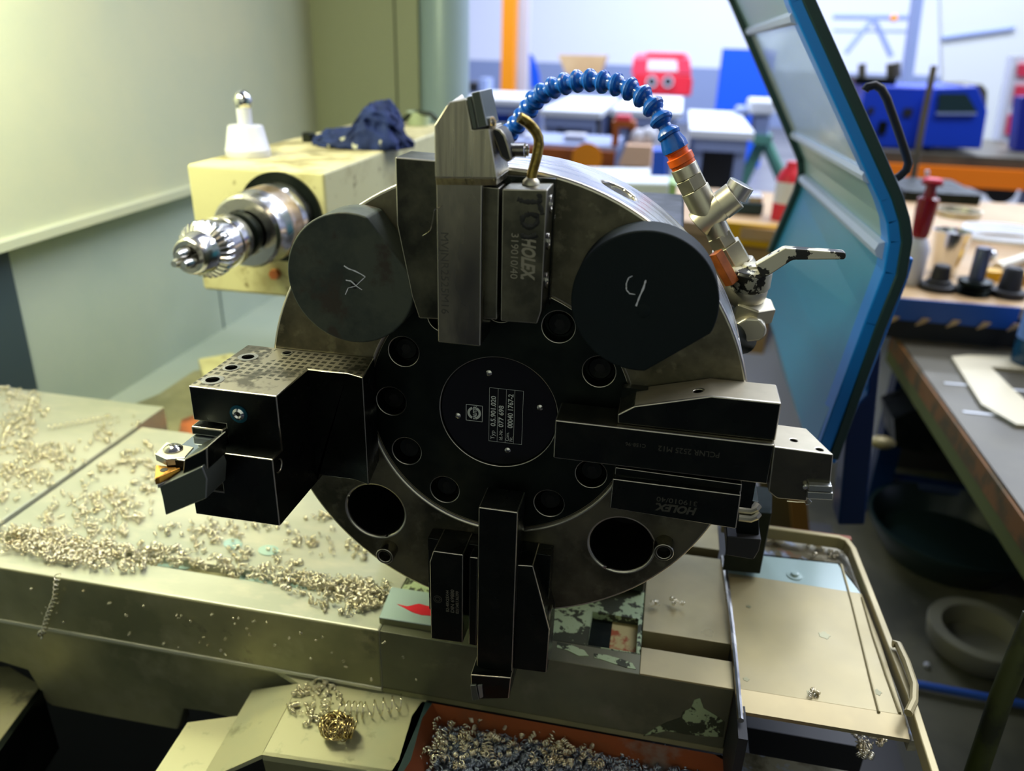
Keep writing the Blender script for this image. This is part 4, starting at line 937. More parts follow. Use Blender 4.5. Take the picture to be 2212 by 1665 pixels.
def profile(P, w, d, m, nm, off):
    mb = MB()
    Q = [p + Vector((w * off, 0, 0)) for p in P]
    for A_, B_ in zip(Q, Q[1:]):
        dd = (B_ - A_).normalized(); s_ = dd.cross(Vector((0, 1, 0))).normalized() * w / 2
        e_ = dd * (w * .18)
        mb.loft([A_ - s_ - e_, A_ + s_ - e_, A_ + s_ + Vector((0, d, 0)) - e_, A_ - s_ + Vector((0, d, 0)) - e_], [B_ - s_ + e_, B_ + s_ + e_, B_ + s_ + Vector((0, d, 0)) + e_, B_ - s_ + Vector((0, d, 0)) + e_])
    return mb.build(nm, [m], DR, .002, 2)
NB = [(1704, -60), (1722, 0), (1916, 430), (1932, 478), (1936, 522), (1924, 590), (1882, 700), (1776, 985)]
NS = [(1728, -60), (1748, 0), (1940, 428), (1955, 478), (1960, 522), (1948, 596), (1903, 708), (1802, 990)]
profile(P_(NB, YN - .01), .0125, .030, M['doorblue'], 'door_frame', 0)
profile(P_(NS, YN - .012), .0095, .020, M['seal'], 'rubber_seal', 0)
NS2 = [(1968, 560), (1956, 604), (1914, 712), (1830, 925), (1800, 1000)]
profile(P_(NS2, YN + .02), .0050, .020, M['doorblue'], 'frame_lip', 0)
profile(Fw[:7], .016, .012, M['seal'], 'rubber_seal', -.1)
# handle
hpx = [(1868, 196), (1874, 188), (1890, 184), (1904, 192), (1916, 214), (1940, 282), (1958, 336), (1962, 352), (1957, 368), (1944, 380), (1936, 385)]
MB().tube([PY(a, b, YN + .03) for a, b in hpx], .0036, 12).build('door_handle', [M['blk']], DR)
PS = tag(MB().pp([(1832, 900), (1876, 850), (1880, 760), (1898, 730), (1905, 760), (1868, 1135), (1810, 1135)], .42, .46).build('support_post', [M['bluepipe']], None, .003, 2), 'dark blue steel post right below the open door', 'post')
for nm, a, b in (('bolt_head', 1838, 862), ('bolt_head', 1824, 888)):
    MB().lathe(PY(a, b, .40), (0, -1, 0), [(-.02, .0045), (.004, .0045), (.005, .003)], 12).build(nm, [M['steel']], PS)
# ================================================================== HALL (setting)
FZ = -1.05
struct(MB().box(-7, 11, -3, 14.2, FZ - .05, FZ).build('floor', [M['floor']]))
struct(MB().box(-7, 11, -3, 14.2, 4.3, 4.4).build('ceiling', [M['wallhall']]))
WZ = PY(1250, 137, 14.0).z
struct(MB().box(-7, 11, 14.0, 14.15, WZ, 4.3).build('wall_far', [M['wallhall']]))
struct(MB().box(-7, 11, 13.985, 14.15, FZ, WZ).build('wall_far_band', [M['band']]))
struct(MB().box(10.9, 11, -3, 14.2, FZ, 4.3).build('wall_right', [M['wallhall']]))
struct(MB().box(-7.1, -7, -3, 14.2, FZ, 4.3).build('wall_hall_left', [M['wallhall']]))

def bbx(px0, py0, px1, py1, y, dy, mb=None, floor=None):
    xm_, ym_ = (px0 + px1) / 2, (py0 + py1) / 2
    x0, x1 = PY(px0, ym_, y).x, PY(px1, ym_, y).x; z1, z0 = PY(xm_, py0, y).z, PY(xm_, py1, y).z
    if floor is not None: z0 = floor
    mb = mb or MB(); return mb.box(x0, x1, y, y + dy, z0, z1)
TZ = -0.17
def yat(px, py, z=TZ): return PZ(px, py, z).y
def table(fl, fr, pyf, pyb, label, zt=TZ, top='tabletop', shelf=True, group=None, fz_=FZ):
    A, B = PZ(fl, pyf, zt), PZ(fr, pyf, zt); y0 = (A.y + B.y) / 2; y1 = PZ((fl + fr) / 2, pyb, zt).y
    r = thing('work_table', label, 'table', ((A.x + B.x) / 2, (y0 + y1) / 2, fz_), group)
    th = .035; MB().box(A.x, B.x, y0, y1, zt - th, zt).build('table_top', [M[top]], r)
    lg = .07 if y0 > 4 else .05
    for x in (A.x + lg, B.x - lg):
        for y in (y0 + lg, y1 - lg): MB().box(x - lg / 2, x + lg / 2, y - lg / 2, y + lg / 2, fz_ + .0005, zt - th).build('table_leg', [M['frame']], r)
    if shelf: MB().box(A.x + .03, B.x - .03, y0 + .01, y0 + .05, zt - th - .06, zt - th).build('apron', [M['frame']], r)
    if shelf: MB().box(A.x + .05, B.x - .05, y0 + .06, y1 - .06, FZ + .25, FZ + .28).build('shelf', [M['frame']], r)
    return r, A, B, y0, y1
def tb(mb, name, m, label, cat, bevel=0): return tag(mb.build(name, [M[m]] if isinstance(m, str) else m, None, bevel, 2), label, cat)

# hall column and what stands along the far wall
tb(bbx(1084, -120, 1113, 196, 8.6, .16, floor=FZ), 'hall_column', 'orangecol', 'tall orange painted column in the hall, left of the white pipe', 'column')
tb(bbx(1116, -120, 1142, 196, 8.8, .14, floor=FZ), 'white_column', 'white', 'tall white pipe standing right beside the orange column', 'pipe')
mb = MB().pp([(1143, 116), (1152, 122), (1164, 158), (1168, 190), (1147, 190)], 8.5, 8.53)
tb(mb, 'curved_blue_sheet', 'blueboard', 'narrow dark blue curved sheet right of the white pipe', 'sheet')
r1, A, B, y0, y1 = table(985, 1150, 214, 196, 'far white topped table behind the steel tool tip, nearest the orange column')
tb(bbx(1050, 218, 1100, 238, y0 + .1, .3, floor=FZ + .281), 'storage_bin', 'blueboard', 'blue bin on the shelf of the far table near the orange column', 'bin')
tb(bbx(1103, 216, 1117, 240, y0 + .08, .15, floor=FZ + .281), 'orange_box', 'orangecol', 'small orange box beside the blue bin under the far table', 'box')
for (a, b, c_, d, lb_, m_) in ((1008, 178, 1028, 196, 'small dark machine on the far table, at its left end', 'blk'), (1034, 170, 1052, 196, 'small pale machine part on the far table beside the dark one', 'frame')):
    tb(bbx(a, b, c_, d, y1 - .3, .2, floor=TZ + .0005), 'bench_item', m_, lb_, 'item')
r2, A, B, y0, y1 = table(1158, 1302, 240, 206, 'white topped work table under the top of the blue hose')
t2y = y0
tb(bbx(1186, 246, 1282, 288, y0 + .08, .5, floor=FZ + .281), 'black_cabinet', 'blk', 'black cabinet with a grey screen below the left white table', 'cabinet')
tb(bbx(1214, 254, 1266, 282, y0 + .06, .015), 'grey_screen', 'frame', 'grey screen panel on the black cabinet below the left white table', 'screen')
bx = MB().pp([(1205, 118), (1310, 120), (1296, 160), (1222, 160)], 9.6, 9.9); tb(bx, 'beige_hopper', 'beige', 'beige tapered tray in front of the grey wall band left of the red cabinet', 'hopper')
tb(bbx(1240, 160, 1280, 205, 9.7, .15, floor=TZ), 'hopper_stand', 'frame', 'pale stand holding the beige tapered tray', 'stand')
r3, A, B, y0, y1 = table(1318, 1474, 240, 206, 'white topped work table below the red blast cabinet')
tb(bbx(1312, 250, 1400, 300, y0 + .1, .5, floor=FZ + .281), 'black_crate', 'blk', 'black crate standing under the table below the red cabinet', 'crate')
# red blast cabinet
rc_ = thing('blast_cabinet', 'red sandblasting cabinet with two round glove holes and a pale window on the far table', 'cabinet', tuple(PY(1430, 235, 9.4)))
yq = 9.4
bbx(1366, 160, 1492, 206, yq, .5).build('cabinet_body', [M['red']], rc_, .02, 2)
MB().loft([PY(a, b, yq) for a, b in ((1364, 160), (1494, 160), (1490, 128), (1368, 128))], [PY(a, b, yq + .5) for a, b in ((1366, 160), (1492, 160), (1484, 116), (1376, 116))]).build('sloped_hood', [M['redlt']], rc_)
MB().loft([PY(a, b, yq - .004) for a, b in ((1398, 152), (1464, 154), (1462, 130), (1400, 129))], [PY(a, b, yq + .01) for a, b in ((1398, 152), (1464, 154), (1462, 130), (1400, 129))]).build('window', [M['tabletop']], rc_)
bbx(1396, 114, 1480, 122, yq + .1, .1).build('top_handle', [M['red']], rc_, .01, 2)
for a in (1408, 1443):
    MB().ringt(PY(a, 176, yq), (0, -1, 0), .045, .062, 0, .03, 20).build('glove_ring', [M['white']], rc_)
    MB().lathe(PY(a, 176, yq), (0, -1, 0), [(0, .045), (.01, .045)], 20).build('glove_hole', [M['blk']], rc_)
for a in (1368, 1476): bbx(a, 206, a + 15, 236, yq + .02, .1, floor=TZ + .0005).build('cabinet_leg', [M['red']], rc_)
bbx(1383, 206, 1476, 236, yq + .3, .1, floor=TZ + .0005).build('rear_panel', [M['redlt']], rc_)
tb(bbx(1552, 106, 1668, 245, 9.0, .08, floor=FZ), 'blue_board', 'blueboard', 'large bright blue board standing left of the open door', 'board')
r4, A, B, y0, y1 = table(1490, 1628, 284, 240, 'nearest white topped table, in front of the blue board')
tb(bbx(1508, 292, 1612, 368, y0 + .12, .3, floor=FZ + .281), 'dark_equipment', 'blk', 'dark equipment under the nearest white table in front of the blue board', 'equipment')
tb(bbx(1534, 288, 1572, 318, y0 + .08, .03), 'white_canister', 'white', 'white canister with a blue mark in front of the dark equipment', 'canister')
tb(bbx(1548, 290, 1566, 306, y0 + .075, .004), 'blue_mark', 'blueboard', 'blue patch on the white canister under the nearest white table', 'patch')
gv = thing('bench_vise', 'grey white bench machine right of the nearest white table, close to the door edge', 'vise', tuple(PY(1650, 300, 4.6)))
bbx(1618, 216, 1676, 250, 4.6, .25).build('vise_top', [M['tabletop']], gv, .02, 2); bbx(1626, 250, 1664, 300, 4.62, .2).build('vise_body', [M['frame']], gv, .02, 2); bbx(1590, 232, 1620, 256, 4.62, .2).build('vise_arm', [M['frame']], gv, .02, 2)
gs = thing('green_stand', 'green A shaped machine stand under the grey bench machine', 'stand', tuple(PY(1640, 400, 4.6)))
MB().tube([PY(1648, 300, 4.7), PY(1602, 398, 4.7)], .035, 8).build('stand_leg', [M['green']], gs); MB().tube([PY(1652, 300, 4.7), PY(1694, 398, 4.7)], .035, 8).build('stand_leg', [M['green']], gs)
MB().tube([PY(1602, 398, 4.7), Vector((PY(1602, 398, 4.7).x - .2, 4.7, FZ))], .035, 8).build('stand_foot', [M['green']], gs)
bbx(1625, 292, 1668, 312, 4.6, .2).build('stand_plate', [M['green']], gs)

# wooden desk zone in the middle distance
r5, A, B, y0, y1 = table(1095, 1335, 312, 288, 'low wooden desk with a grey top directly behind the brass pipe', top='frame', shelf=False)
tb(MB().box(A.x, (A.x * .28 + B.x * .72), y0 - .03, y0 - .001, TZ - .30, TZ - .012), 'drawer_front', 'wood', 'orange brown drawer front of the wooden desk behind the turret', 'drawer')
dk = MB().box(A.x * .26 + B.x * .74, B.x, y0 - .035, y0 - .001, TZ - .34, TZ - .014); tb(dk, 'desk_door', 'wood', 'dark wooden desk door with a round orange mark', 'door')
cc = PY(1268, 342, y0 - .036); tb(MB().lathe(cc, (0, -1, 0), [(0, .06), (.004, .06)], 24), 'round_mark', 'orangecol', 'round orange disc on the dark wooden desk door', 'disc')
tb(bbx(1128, 294, 1148, 303, y0 + .1, .1), 'white_dish', 'white', 'small white dish on the wooden desk, by the brass pipe', 'dish')
tb(bbx(1218, 292, 1262, 304, y0 + .1, .1), 'white_tray', 'white', 'long bright white tray in the middle of the wooden desk', 'tray')
ob = thing('orange_bracket', 'orange arch shaped bracket on the wooden desk near the hose', 'bracket', tuple(PY(1345, 310, y0 + .02)))
mb = MB(); bbx(1322, 262, 1372, 276, y0 + .02, .1, mb); bbx(1322, 276, 1334, 316, y0 + .02, .1, mb); bbx(1362, 276, 1372, 316, y0 + .02, .1, mb); mb.build('arch', [M['wood']], ob)
bbx(1330, 250, 1362, 261, y0 + .03, .08).build('cap', [M['redlt']], ob)
tb(MB().pp([(1352, 314), (1408, 316), (1405, 362), (1334, 358)], y0 - .1, y0 + .05), 'cardboard_box', [mat('pale_cardboard', '#e3bda0', .7)], 'pale pink cardboard box at the right end of the wooden desk', 'box')
for i, (a, b, l) in enumerate(((1380, 298, 'white round pot above the pale cardboard box'), (1402, 294, 'second white round pot, beside the hose above the cardboard box'))):
    tb(MB().sph(PY(a, b, y0), .035, 14, 10), 'white_pot', 'white', l, 'pot')
# near white case and neighbours
cs_ = thing('white_case', 'white box with stacked sheets and a green side behind the turret rim', 'case', tuple(PY(1320, 480, 1.30)))
MB().pp([(1180, 372), (1402, 376), (1402, 520), (1180, 520)], 1.42, 1.52).build('sheet_stack', [M['paper']], cs_, .006, 2)
MB().pp([(1230, 392), (1446, 396), (1440, 520), (1230, 520)], 1.30, 1.41).build('case_body', [M['paper']], cs_, .006, 2)
MB().pp([(1446, 394), (1462, 400), (1450, 520), (1438, 520)], 1.305, 1.40).build('green_side', [mat('pale_green_side', '#9bbf7d', .6)], cs_)
tb(MB().pp([(1410, 326), (1438, 326), (1438, 388), (1406, 388)], 1.9, 2.0), 'blue_block', 'blueboard', 'bright blue block between the white box and the hose fitting', 'block')
bz = -0.21
BB = thing('beige_bench', 'beige bench with a yellow front edge behind the nickel fitting', 'bench', tuple(PZ(1560, 470, bz)))
q = [PZ(*p, bz) for p in ((1400, 470), (1700, 500), (1735, 420), (1420, 400))]
MB().pr('Z', [(p.x, p.y) for p in q], bz, bz - .03).build('bench_top', [M['beige']], BB)
ya_ = (q[0].y + q[1].y) / 2 - .01
MB().pp([(1555, 478), (1700, 492), (1690, 540), (1572, 526)], ya_, ya_ + .02).build('yellow_lip', [M['yellow']], BB)
MB().box(q[0].x, q[1].x, ya_ + .03, ya_ + .06, FZ, bz - .03).build('bench_panel', [M['beige']], BB)
rcn = thing('red_canister', 'red pressure canister with a pale label standing on the beige bench left of the door', 'canister', tuple(PZ(1690, 470, bz)))
pc = PZ(1692, 474, bz); k = pc.y; rr = (PY(1722, 420, k) - PY(1664, 420, k)).length / 2
MB().lathe(pc, UPZ, [(0, rr), (.105, rr), (.125, rr * .75), (.138, rr * .45), (.150, rr * .42), (.150, 0)], 28).build('canister_body', [M['red']], rcn)
MB().lathe(pc + UPZ * .045, UPZ, [(0, rr * 1.01), (.055, rr * 1.01)], 28).build('label_band', [M['tabletop']], rcn)
vz = thing('small_vise', 'dark green machine vise lying on the beige bench', 'vise', tuple(PZ(1600, 452, bz)))
bbx(1560, 436, 1650, 460, q[0].y + .12, .12, floor=bz + .0005).build('vise_base', [M['seal']], vz, .006, 2); bbx(1616, 424, 1648, 444, q[0].y + .13, .08).build('vise_jaw', [M['steel']], vz, .004, 2)

# blue machine and bench on the right
by = 4.0; bzt = PY(2050, 334, by).z
BN = thing('packing_bench', 'grey topped bench with a bright orange beam under the cobalt blue machine', 'bench', (PY(2050, 334, by).x, by + .4, FZ))
x0_, x1_ = PY(1830, 330, by).x, PY(2300, 340, by).x
MB().box(x0_, x1_, by, by + .9, bzt - .055, bzt).build('bench_top', [M['cart']], BN)
MB().box(x0_, x1_, by - .03, by + .02, bzt - .150, bzt - .056).build('orange_beam', [M['orangebeam']], BN)
for x in (x0_ + .05, x1_ - .05): MB().box(x - .04, x + .04, by + .08, by + .16, FZ, bzt - .056).build('bench_leg', [M['frame']], BN)
BM = thing('blue_machine', 'cobalt blue box shaped machine with a dark window, on the orange beamed bench', 'machine', (PY(2000, 300, by + .2).x, by + .4, bzt))
ym = by + .15
bbx(1856, 186, 2030, 318, ym, .4, floor=bzt + .0005).build('machine_body', [M['bluemach']], BM, .012, 2)
MB().pp([(2022, 190), (2112, 186), (2134, 240), (2120, 322), (1990, 318)], ym - .08, ym + .35).build('machine_front', [M['bluemach']], BM, .008, 2)
MB().pp([(2030, 202), (2088, 202), (2112, 242), (2026, 244)], ym - .095, ym - .079).build('dark_window', [M['seal']], BM)
MB().pp([(2024, 243), (2110, 243), (2110, 248), (2024, 248)], ym - .10, ym - .079).build('window_sill', [M['frame']], BM)
MB().pp([(2070, 183), (2122, 181), (2134, 196), (2132, 236), (2116, 216), (2092, 190)], ym + .0, ym + .3).build('grey_hood', [M['cart']], BM, .01, 2)
MB().pp([(2084, 184), (2092, 184), (2118, 212), (2110, 214)], ym - .03, ym - .001).build('yellow_strip', [M['yellowlt']], BM)
bbx(1952, 234, 1971, 252, ym - .01, .012).build('small_opening', [M['blk']], BM); bbx(1876, 232, 1888, 246, ym - .01, .012).build('small_opening', [M['blk']], BM)
bbx(1898, 262, 1916, 290, ym - .01, .012).build('small_opening', [M['hub']], BM)
bbx(1846, 168, 1936, 184, ym + .05, .3).build('top_lid', [M['hub']], BM)
for (a, b, l) in ((1862, 138, 'slim grey pot on the blue machine, nearest the door'), (1930, 136, 'wide grey pot on top of the blue machine')):
    w_ = 9 if a < 1900 else 16
    tb(MB().cyl(PY(a, b + 33, ym + .15), PY(a, b, ym + .15), (PY(a + w_, b, ym).x - PY(a, b, ym).x), 20), 'grey_pot', 'cart', l, 'pot')
tb(bbx(2024, 384, 2112, 402, by + .3, .3), 'white_crate', 'yellowlt', 'cream crate hanging below the orange beam', 'crate')
wl = MB().cyl(PY(2164, 410, by + .10), PY(2164, 410, by + .10) + Vector((.02, .10, 0)), .070, 28); tb(wl, 'trolley_tyre', 'blk', 'black rubber wheel below the orange beam at the right', 'wheel')
tb(MB().pp([(2112, 384), (2150, 388), (2136, 424), (2108, 412)], by + .2, by + .3), 'red_bracket', [mat('brick_red', '#8a3212', .6)], 'brick red wheel bracket left of the black wheel', 'bracket')
# far wall structures to the right
tb(MB().pp([(1986, -60), (2004, -60), (1970, 185), (1952, 185)], 7.0, 7.15), 'leaning_column', 'frame', 'pale grey slanting column behind the blue machine', 'column')
tr2 = thing('roof_truss', 'thin violet truss frame seen high behind the door, in front of the white wall', 'truss', tuple(PY(1885, 80, 12)))
for a, b in (((1800, 36), (1962, 38)), ((1886, 40), (1826, 115)), ((1888, 40), (1926, 122)), ((1800, 66), (1960, 68))):
    MB().tube([PY(*a, 12), PY(*b, 12)], .035 if a[1] < 60 else .018, 6).build('truss_bar', [M['frame']], tr2)
MB().sph(PY(1931, 39, 11.9), .05, 12, 8).build('warning_lamp', [M['orangecol']], tr2)
tb(MB().pp([(2030, -80), (2290, -80), (2230, 330), (2040, 330)], 10.5, 10.6), 'roller_door', [mat('roller_door_grey', '#b9bcbb', .6)], 'large pale grey hall door panel at the upper right', 'door')
tb(MB().tube([PY(2034, 82, 10.472), PY(2192, 60, 10.472)], .028, 6), 'door_rail', 'frame', 'thin grey rail across the pale hall door', 'rail')
sp2 = thing('sign_post', 'white post with red safety signs at the upper right edge', 'post', tuple(PY(2190, 330, by + .5)))
MB().pp([(2190, 120), (2240, 120), (2230, 335), (2150, 330)], by + 1.0, by + 1.1).build('post_board', [M['tabletop']], sp2)
for l in ([(2201, 138), (2225, 138), (2225, 166), (2199, 164)], [(2196, 184), (2225, 186), (2225, 226), (2190, 224)], [(2180, 248), (2196, 250), (2190, 292), (2173, 290)]):
    MB().pp(l, by + .98, by + .999).build('red_sign', [M['redlt']], sp2)
tb(MB().pp([(2206, 210), (2260, 210), (2260, 330), (2192, 325)], by + .30, by + .4), 'navy_cabinet', [mat('navy_paint', '#0a1f86', .5)], 'navy blue cabinet edge at the far right behind the blue machine', 'cabinet')
tb(MB().tube([PY(2018, 142, 2.6), PY(1996, 250, 2.6), PY(1972, 385, 2.6)], .011, 8), 'steel_rod', 'cart', 'thin grey steel rod leaning upright in front of the blue machine', 'rod')

# ------------------------------------------------------------------ tool rack bench and cart, near right
rz = -0.205
RB = thing('tool_rack', 'wooden bench top with a blue toothed rack edge at the right', 'rack', tuple(PZ(2050, 620, rz)))
yr0 = yat(2040, 652, rz); xr0 = PZ(1885, 640, rz).x
MB().box(xr0 - .06, 2.0, yr0, yr0 + 1.15, rz - .02, rz).build('bench_top', [M['beige']], RB)
MB().box(xr0 - .06, PY(2196, 690, yr0).x, yr0 - .006, yr0, rz - .040, rz + .002).build('blue_rail', [M['rackblue']], RB, .001, 1)
for i in range(5):
    a = 1936 + i * 66
    MB().pp([(a - 8, 684 + i * 4), (a + 8, 686 + i * 4), (a - 4, 694 + i * 4), (a - 24, 700 + i * 4)], yr0 - .012, yr0 - .007).build('rack_tooth', [M['beige']], RB)
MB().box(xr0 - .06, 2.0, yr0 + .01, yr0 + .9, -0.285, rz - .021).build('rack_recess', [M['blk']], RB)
def onr(px, py): return PZ(px, py, rz)
def lat(name, px, py, prof, m, label, cat, n=28, parent=None, dz=0):
    p = onr(px, py) + UPZ * (.0005 + dz); o = MB().lathe(p, UPZ, prof, n).build(name, [M[m]] if isinstance(m, str) else m, parent)
    if label: tag(o, label, cat)
    return o
p = onr(1962, 612)
sb = thing('spray_bottle', 'white bottle with a dark red trigger head on the rack beside the door', 'bottle', tuple(p))
kk_ = lambda px, z: px * ((Vector((p.x, p.y, z)) - CAM).dot(FWD)) / FPX
lat('bottle_body', 1962, 612, [(0, .021), (.003, .023), (.070, .023), (.088, .016), (.092, .012)], 'white', None, None, parent=sb)
MB().lathe(p + UPZ * .090, UPZ, [(0, .013), (.010, .016), (.055, .019), (.075, .019), (.078, .011), (.098, .009), (.100, .019), (.106, .019)], 24).build('trigger_head', [M['maroon']], sb)
MB().tube([PY(2004, 470, p.y + .02), PY(2003, 368, p.y + .02)], .0042, 8).build('straw', [M['white']], sb)
MB().lathe(p + UPZ * .195, UPZ, [(0, .017), (.006, .016)], 20).build('red_cap', [M['redlt']], sb)
cp_ = thing('steel_cup', 'polished steel tapered cup with tools in it, standing on the rack', 'cup', tuple(onr(2040, 575)))
lat('cup_body', 2036, 590, [(0, .024), (.085, .036), (.088, .037), (.088, .034), (.03, .025)], 'chrome', None, None, parent=cp_)
lat('cup_rim', 2048, 545, [(.080, .046), (.096, .048), (.096, .044), (.084, .042)], 'nickel', None, None, parent=cp_)
lat('black_taper_holder', 2024, 625, [(0, .032), (.010, .032), (.012, .022), (.018, .022), (.02, .017), (.045, .015), (.048, .012)], 'blk', 'black taper tool holder on the rack in front of the steel cup', 'tool holder')
mm = thing('milling_holder', 'grey milling arbor with a ribbed black base in the middle of the rack', 'arbor', tuple(onr(2100, 632)))
lat('arbor_base', 2100, 634, [(0, .030), (.004, .026), (.006, .031), (.010, .026), (.013, .031), (.017, .026), (.02, .031), (.026, .030), (.028, .020)], 'hub', None, None, parent=mm)
lat('arbor_shaft', 2100, 634, [(.026, .014), (.085, .014), (.088, .012)], [mat('blued_arbor', (.10, .11, .16), .35, .7)], None, None, parent=mm)
lat('black_taper_holder', 2175, 640, [(0, .030), (.012, .030), (.014, .020), (.050, .017), (.055, .013)], 'blk', 'black taper tool holder at the right end of the rack', 'tool holder')
cl_ = MB()
for i in range(5):
    c0 = onr(2160, 500 + i * 9); cl_.tube([c0 + Vector((.085 * math.cos(a / 20 * 2 * math.pi), .05 * math.sin(a / 20 * 2 * math.pi), .008 + .004 * i)) for a in range(21)], .006, 7, False)
tb(cl_, 'coiled_cable', 'tabletop', 'coil of pale grey cable lying on the wooden bench top at the right', 'cable')
tb(MB().sph(onr(2130, 572) + UPZ * .02, .016, 18, 12), 'steel_ball', 'chrome', 'small shiny steel ball on the rack right of the grey arbor', 'knob')
tb(MB().tube([onr(2150, 590) + UPZ * .012, onr(2212, 570) + UPZ * .014, onr(2260, 560) + UPZ * .014], .011, 10), 'steel_bar', 'nickel', 'bright steel bar lying at the right end of the rack', 'bar')
for a, b, l in ((2138, 604, 'yellow tape piece left of the right black taper holder'), (2206, 612, 'yellow tape piece at the right edge of the rack')):
    tb(MB().cyl(onr(a, b), onr(a, b) + UPZ * .02, .018, 20), 'yellow_tape', 'yellow', l, 'tape')
tb(MB().box(onr(1998, 470).x, onr(2085, 470).x + .1, onr(2040, 440).y, onr(2040, 440).y + .3, rz + .0005, rz + .03), 'tool_case', 'hub', 'dark tool case behind the steel cup on the bench', 'case')
# cart
CT = thing('steel_cart', 'grey topped steel cart with a rusty orange and olive edge at the right', 'cart', (0.9, .8, FZ))
czt = -0.285
xl = (PZ(1925, 722, czt).x + PZ(2212, 1080, czt).x) / 2; yc0 = PZ(2212, 1085, czt).y - .4; yc1 = yr0 + .05
MB().box(xl, 1.9, yc0, yc1, czt - .008, czt).build('cart_top', [M['cart']], CT)
MB().box(xl - .004, xl + .004, yc0, yc1, czt - .036, czt - .004).build('rusty_edge', [M['rustedge']], CT)
MB().box(xl - .003, xl + .003, yc0, yc1, czt - .060, czt - .0365).build('olive_edge', [M['olive']], CT)
for y in (yc0 + .03, yc1 - .03): MB().box(xl + .01, xl + .05, y - .02, y + .02, FZ, czt - .06).build('cart_leg', [M['bluepipe']], CT)
for a, b in ((2040, 828), (2080, 890)):
    p1 = PZ(a, b, czt); MB().box(p1.x, p1.x + .5, p1.y - .003, p1.y + .003, czt, czt + .0012).build('painted_line', [M['tabletop']], CT)
ep = MB().pr('Z', fz([(2056, 770), (2092, 766), (2240, 772), (2240, 800), (2140, 792), (2186, 838), (2222, 870), (2225, 918), (2196, 916), (2120, 872)], czt + .006), czt + .0005, czt + .006)
tb(ep, 'enamel_bracket', 'caliper', 'cream angled plate with scratches lying on the grey cart', 'plate')
bo = thing('water_bottle', 'clear blue bottle with a lavender label at the right edge on the cart', 'bottle', tuple(PZ(2225, 800, czt)))
pb = PZ(2226, 790, czt)
MB().lathe(pb + UPZ * .0005, UPZ, [(0, .030), (.004, .033), (.045, .033), (.05, .031)], 28).build('bottle_base', [mat('clear_blue_plastic', (.02, .10, .20), .1, 0, trans=.3)], bo)
MB().lathe(pb + UPZ * .05, UPZ, [(0, .0335), (.075, .0335)], 28).build('bottle_label', [M['glove']], bo)
MB().lathe(pb + UPZ * .125, UPZ, [(0, .031), (.03, .014), (.05, .013)], 28).build('bottle_neck', [M['glove']], bo)
# lower shelf and deck
sz = -0.66
MB().box(.36, 1.8, -.30, 1.28, sz - .01, sz).build('lower_shelf', [M['darkdeck']], CT)
bwp = PZ(2060, 1180, sz); rb = (PZ(2225, 1130, sz + .07) - PZ(1880, 1110, sz + .07)).length / 2
tb(MB().lathe(Vector((PZ(2058, 1128, sz + .07).x, PZ(2058, 1128, sz + .07).y, sz + .0005)), UPZ, [(0, rb * .74), (.045, rb * .93), (.066, rb), (.070, rb), (.070, rb * .955), (.020, rb * .80), (.018, 0)], 72), 'black_bowl', 'bowl', 'large dark green black bowl on the shelf below the cart', 'bowl')
MB().tube([PZ(1880, 1030, sz + .06), PZ(2240, 1088, sz + .06)], .018, 8).build('blue_crossbar', [M['bluepipe']], CT)
rgp = PZ(2118, 1362, sz + .04); rr2 = (PZ(2225, 1356, sz + .04) - PZ(2008, 1336, sz + .04)).length / 2
tb(MB().lathe(Vector((rgp.x, rgp.y, sz + .0005)), UPZ, [(0, rr2 * .82), (.015, rr2 * .95), (.04, rr2), (.044, rr2 * .98), (.044, rr2 * .74), (.012, rr2 * .66), (.010, 0)], 56), 'ring_casting', 'casting', 'dark ring shaped casting lying in front of the black bowl', 'ring')
tb(MB().tube([PZ(1960, 1474, sz + .01), PZ(2270, 1532, sz + .01)], .006, 10), 'blue_tube', [mat('blue_tube_paint', (.03, .10, .45), .35)], 'thin blue tube crossing the lower right corner', 'tube')
for a, b, l in ((2002, 1436, 'tiny white speck on the dark deck left of the ring casting'),): tb(MB().sph(PZ(a, b, sz + .004), .0045, 10, 6), 'white_speck', 'white', l, 'speck')
tb(MB().tube([PY(2098, 1700, .05), PY(2165, 1500, .06), PY(2235, 1330, .08)], .0078, 12), 'olive_pipe', [mat('olive_pipe_paint', '#3d4418', .5, .2, var=((30, '#23270f', .45, .6),))], 'olive green pipe rising slanted in the lower right corner', 'pipe')
tb(MB().pp([(1930, 905), (1990, 880), (2060, 905), (2085, 960), (2010, 985), (1935, 965)], .95, 1.05), 'cable_heap', 'hub', 'dark heap of cables in the shadow under the cart', 'cables')
tb(MB().sph(PY(1905, 955, .9), .016, 12, 8, (1.5, 1, .7)), 'pale_lump', 'cover', 'small pale lump on the dark shelf right of the blue post', 'lump')
tb(MB().pp([(1640, 1020), (1705, 1030), (1712, 1180), (1650, 1180)], .60, .64), 'brown_pillar', [mat('brown_pillar_paint', '#4a4226', .6)], 'dark brown pillar behind the right hand tool head', 'pillar')
tb(MB().pp([(1706, 1070), (1742, 1074), (1752, 1180), (1716, 1180)], .56, .58), 'ochre_strip', [mat('ochre_strip_paint', '#7a561c', .6)], 'ochre strip between the brown pillar and the blue post', 'strip')
tb(MB().box(.66, 2.2, 1.30, 1.36, FZ + .0005, -0.31), 'dark_backing', 'blk', 'black backing added to darken the space under the grey cart', 'backing')  # added backing that keeps the space under the cart dark
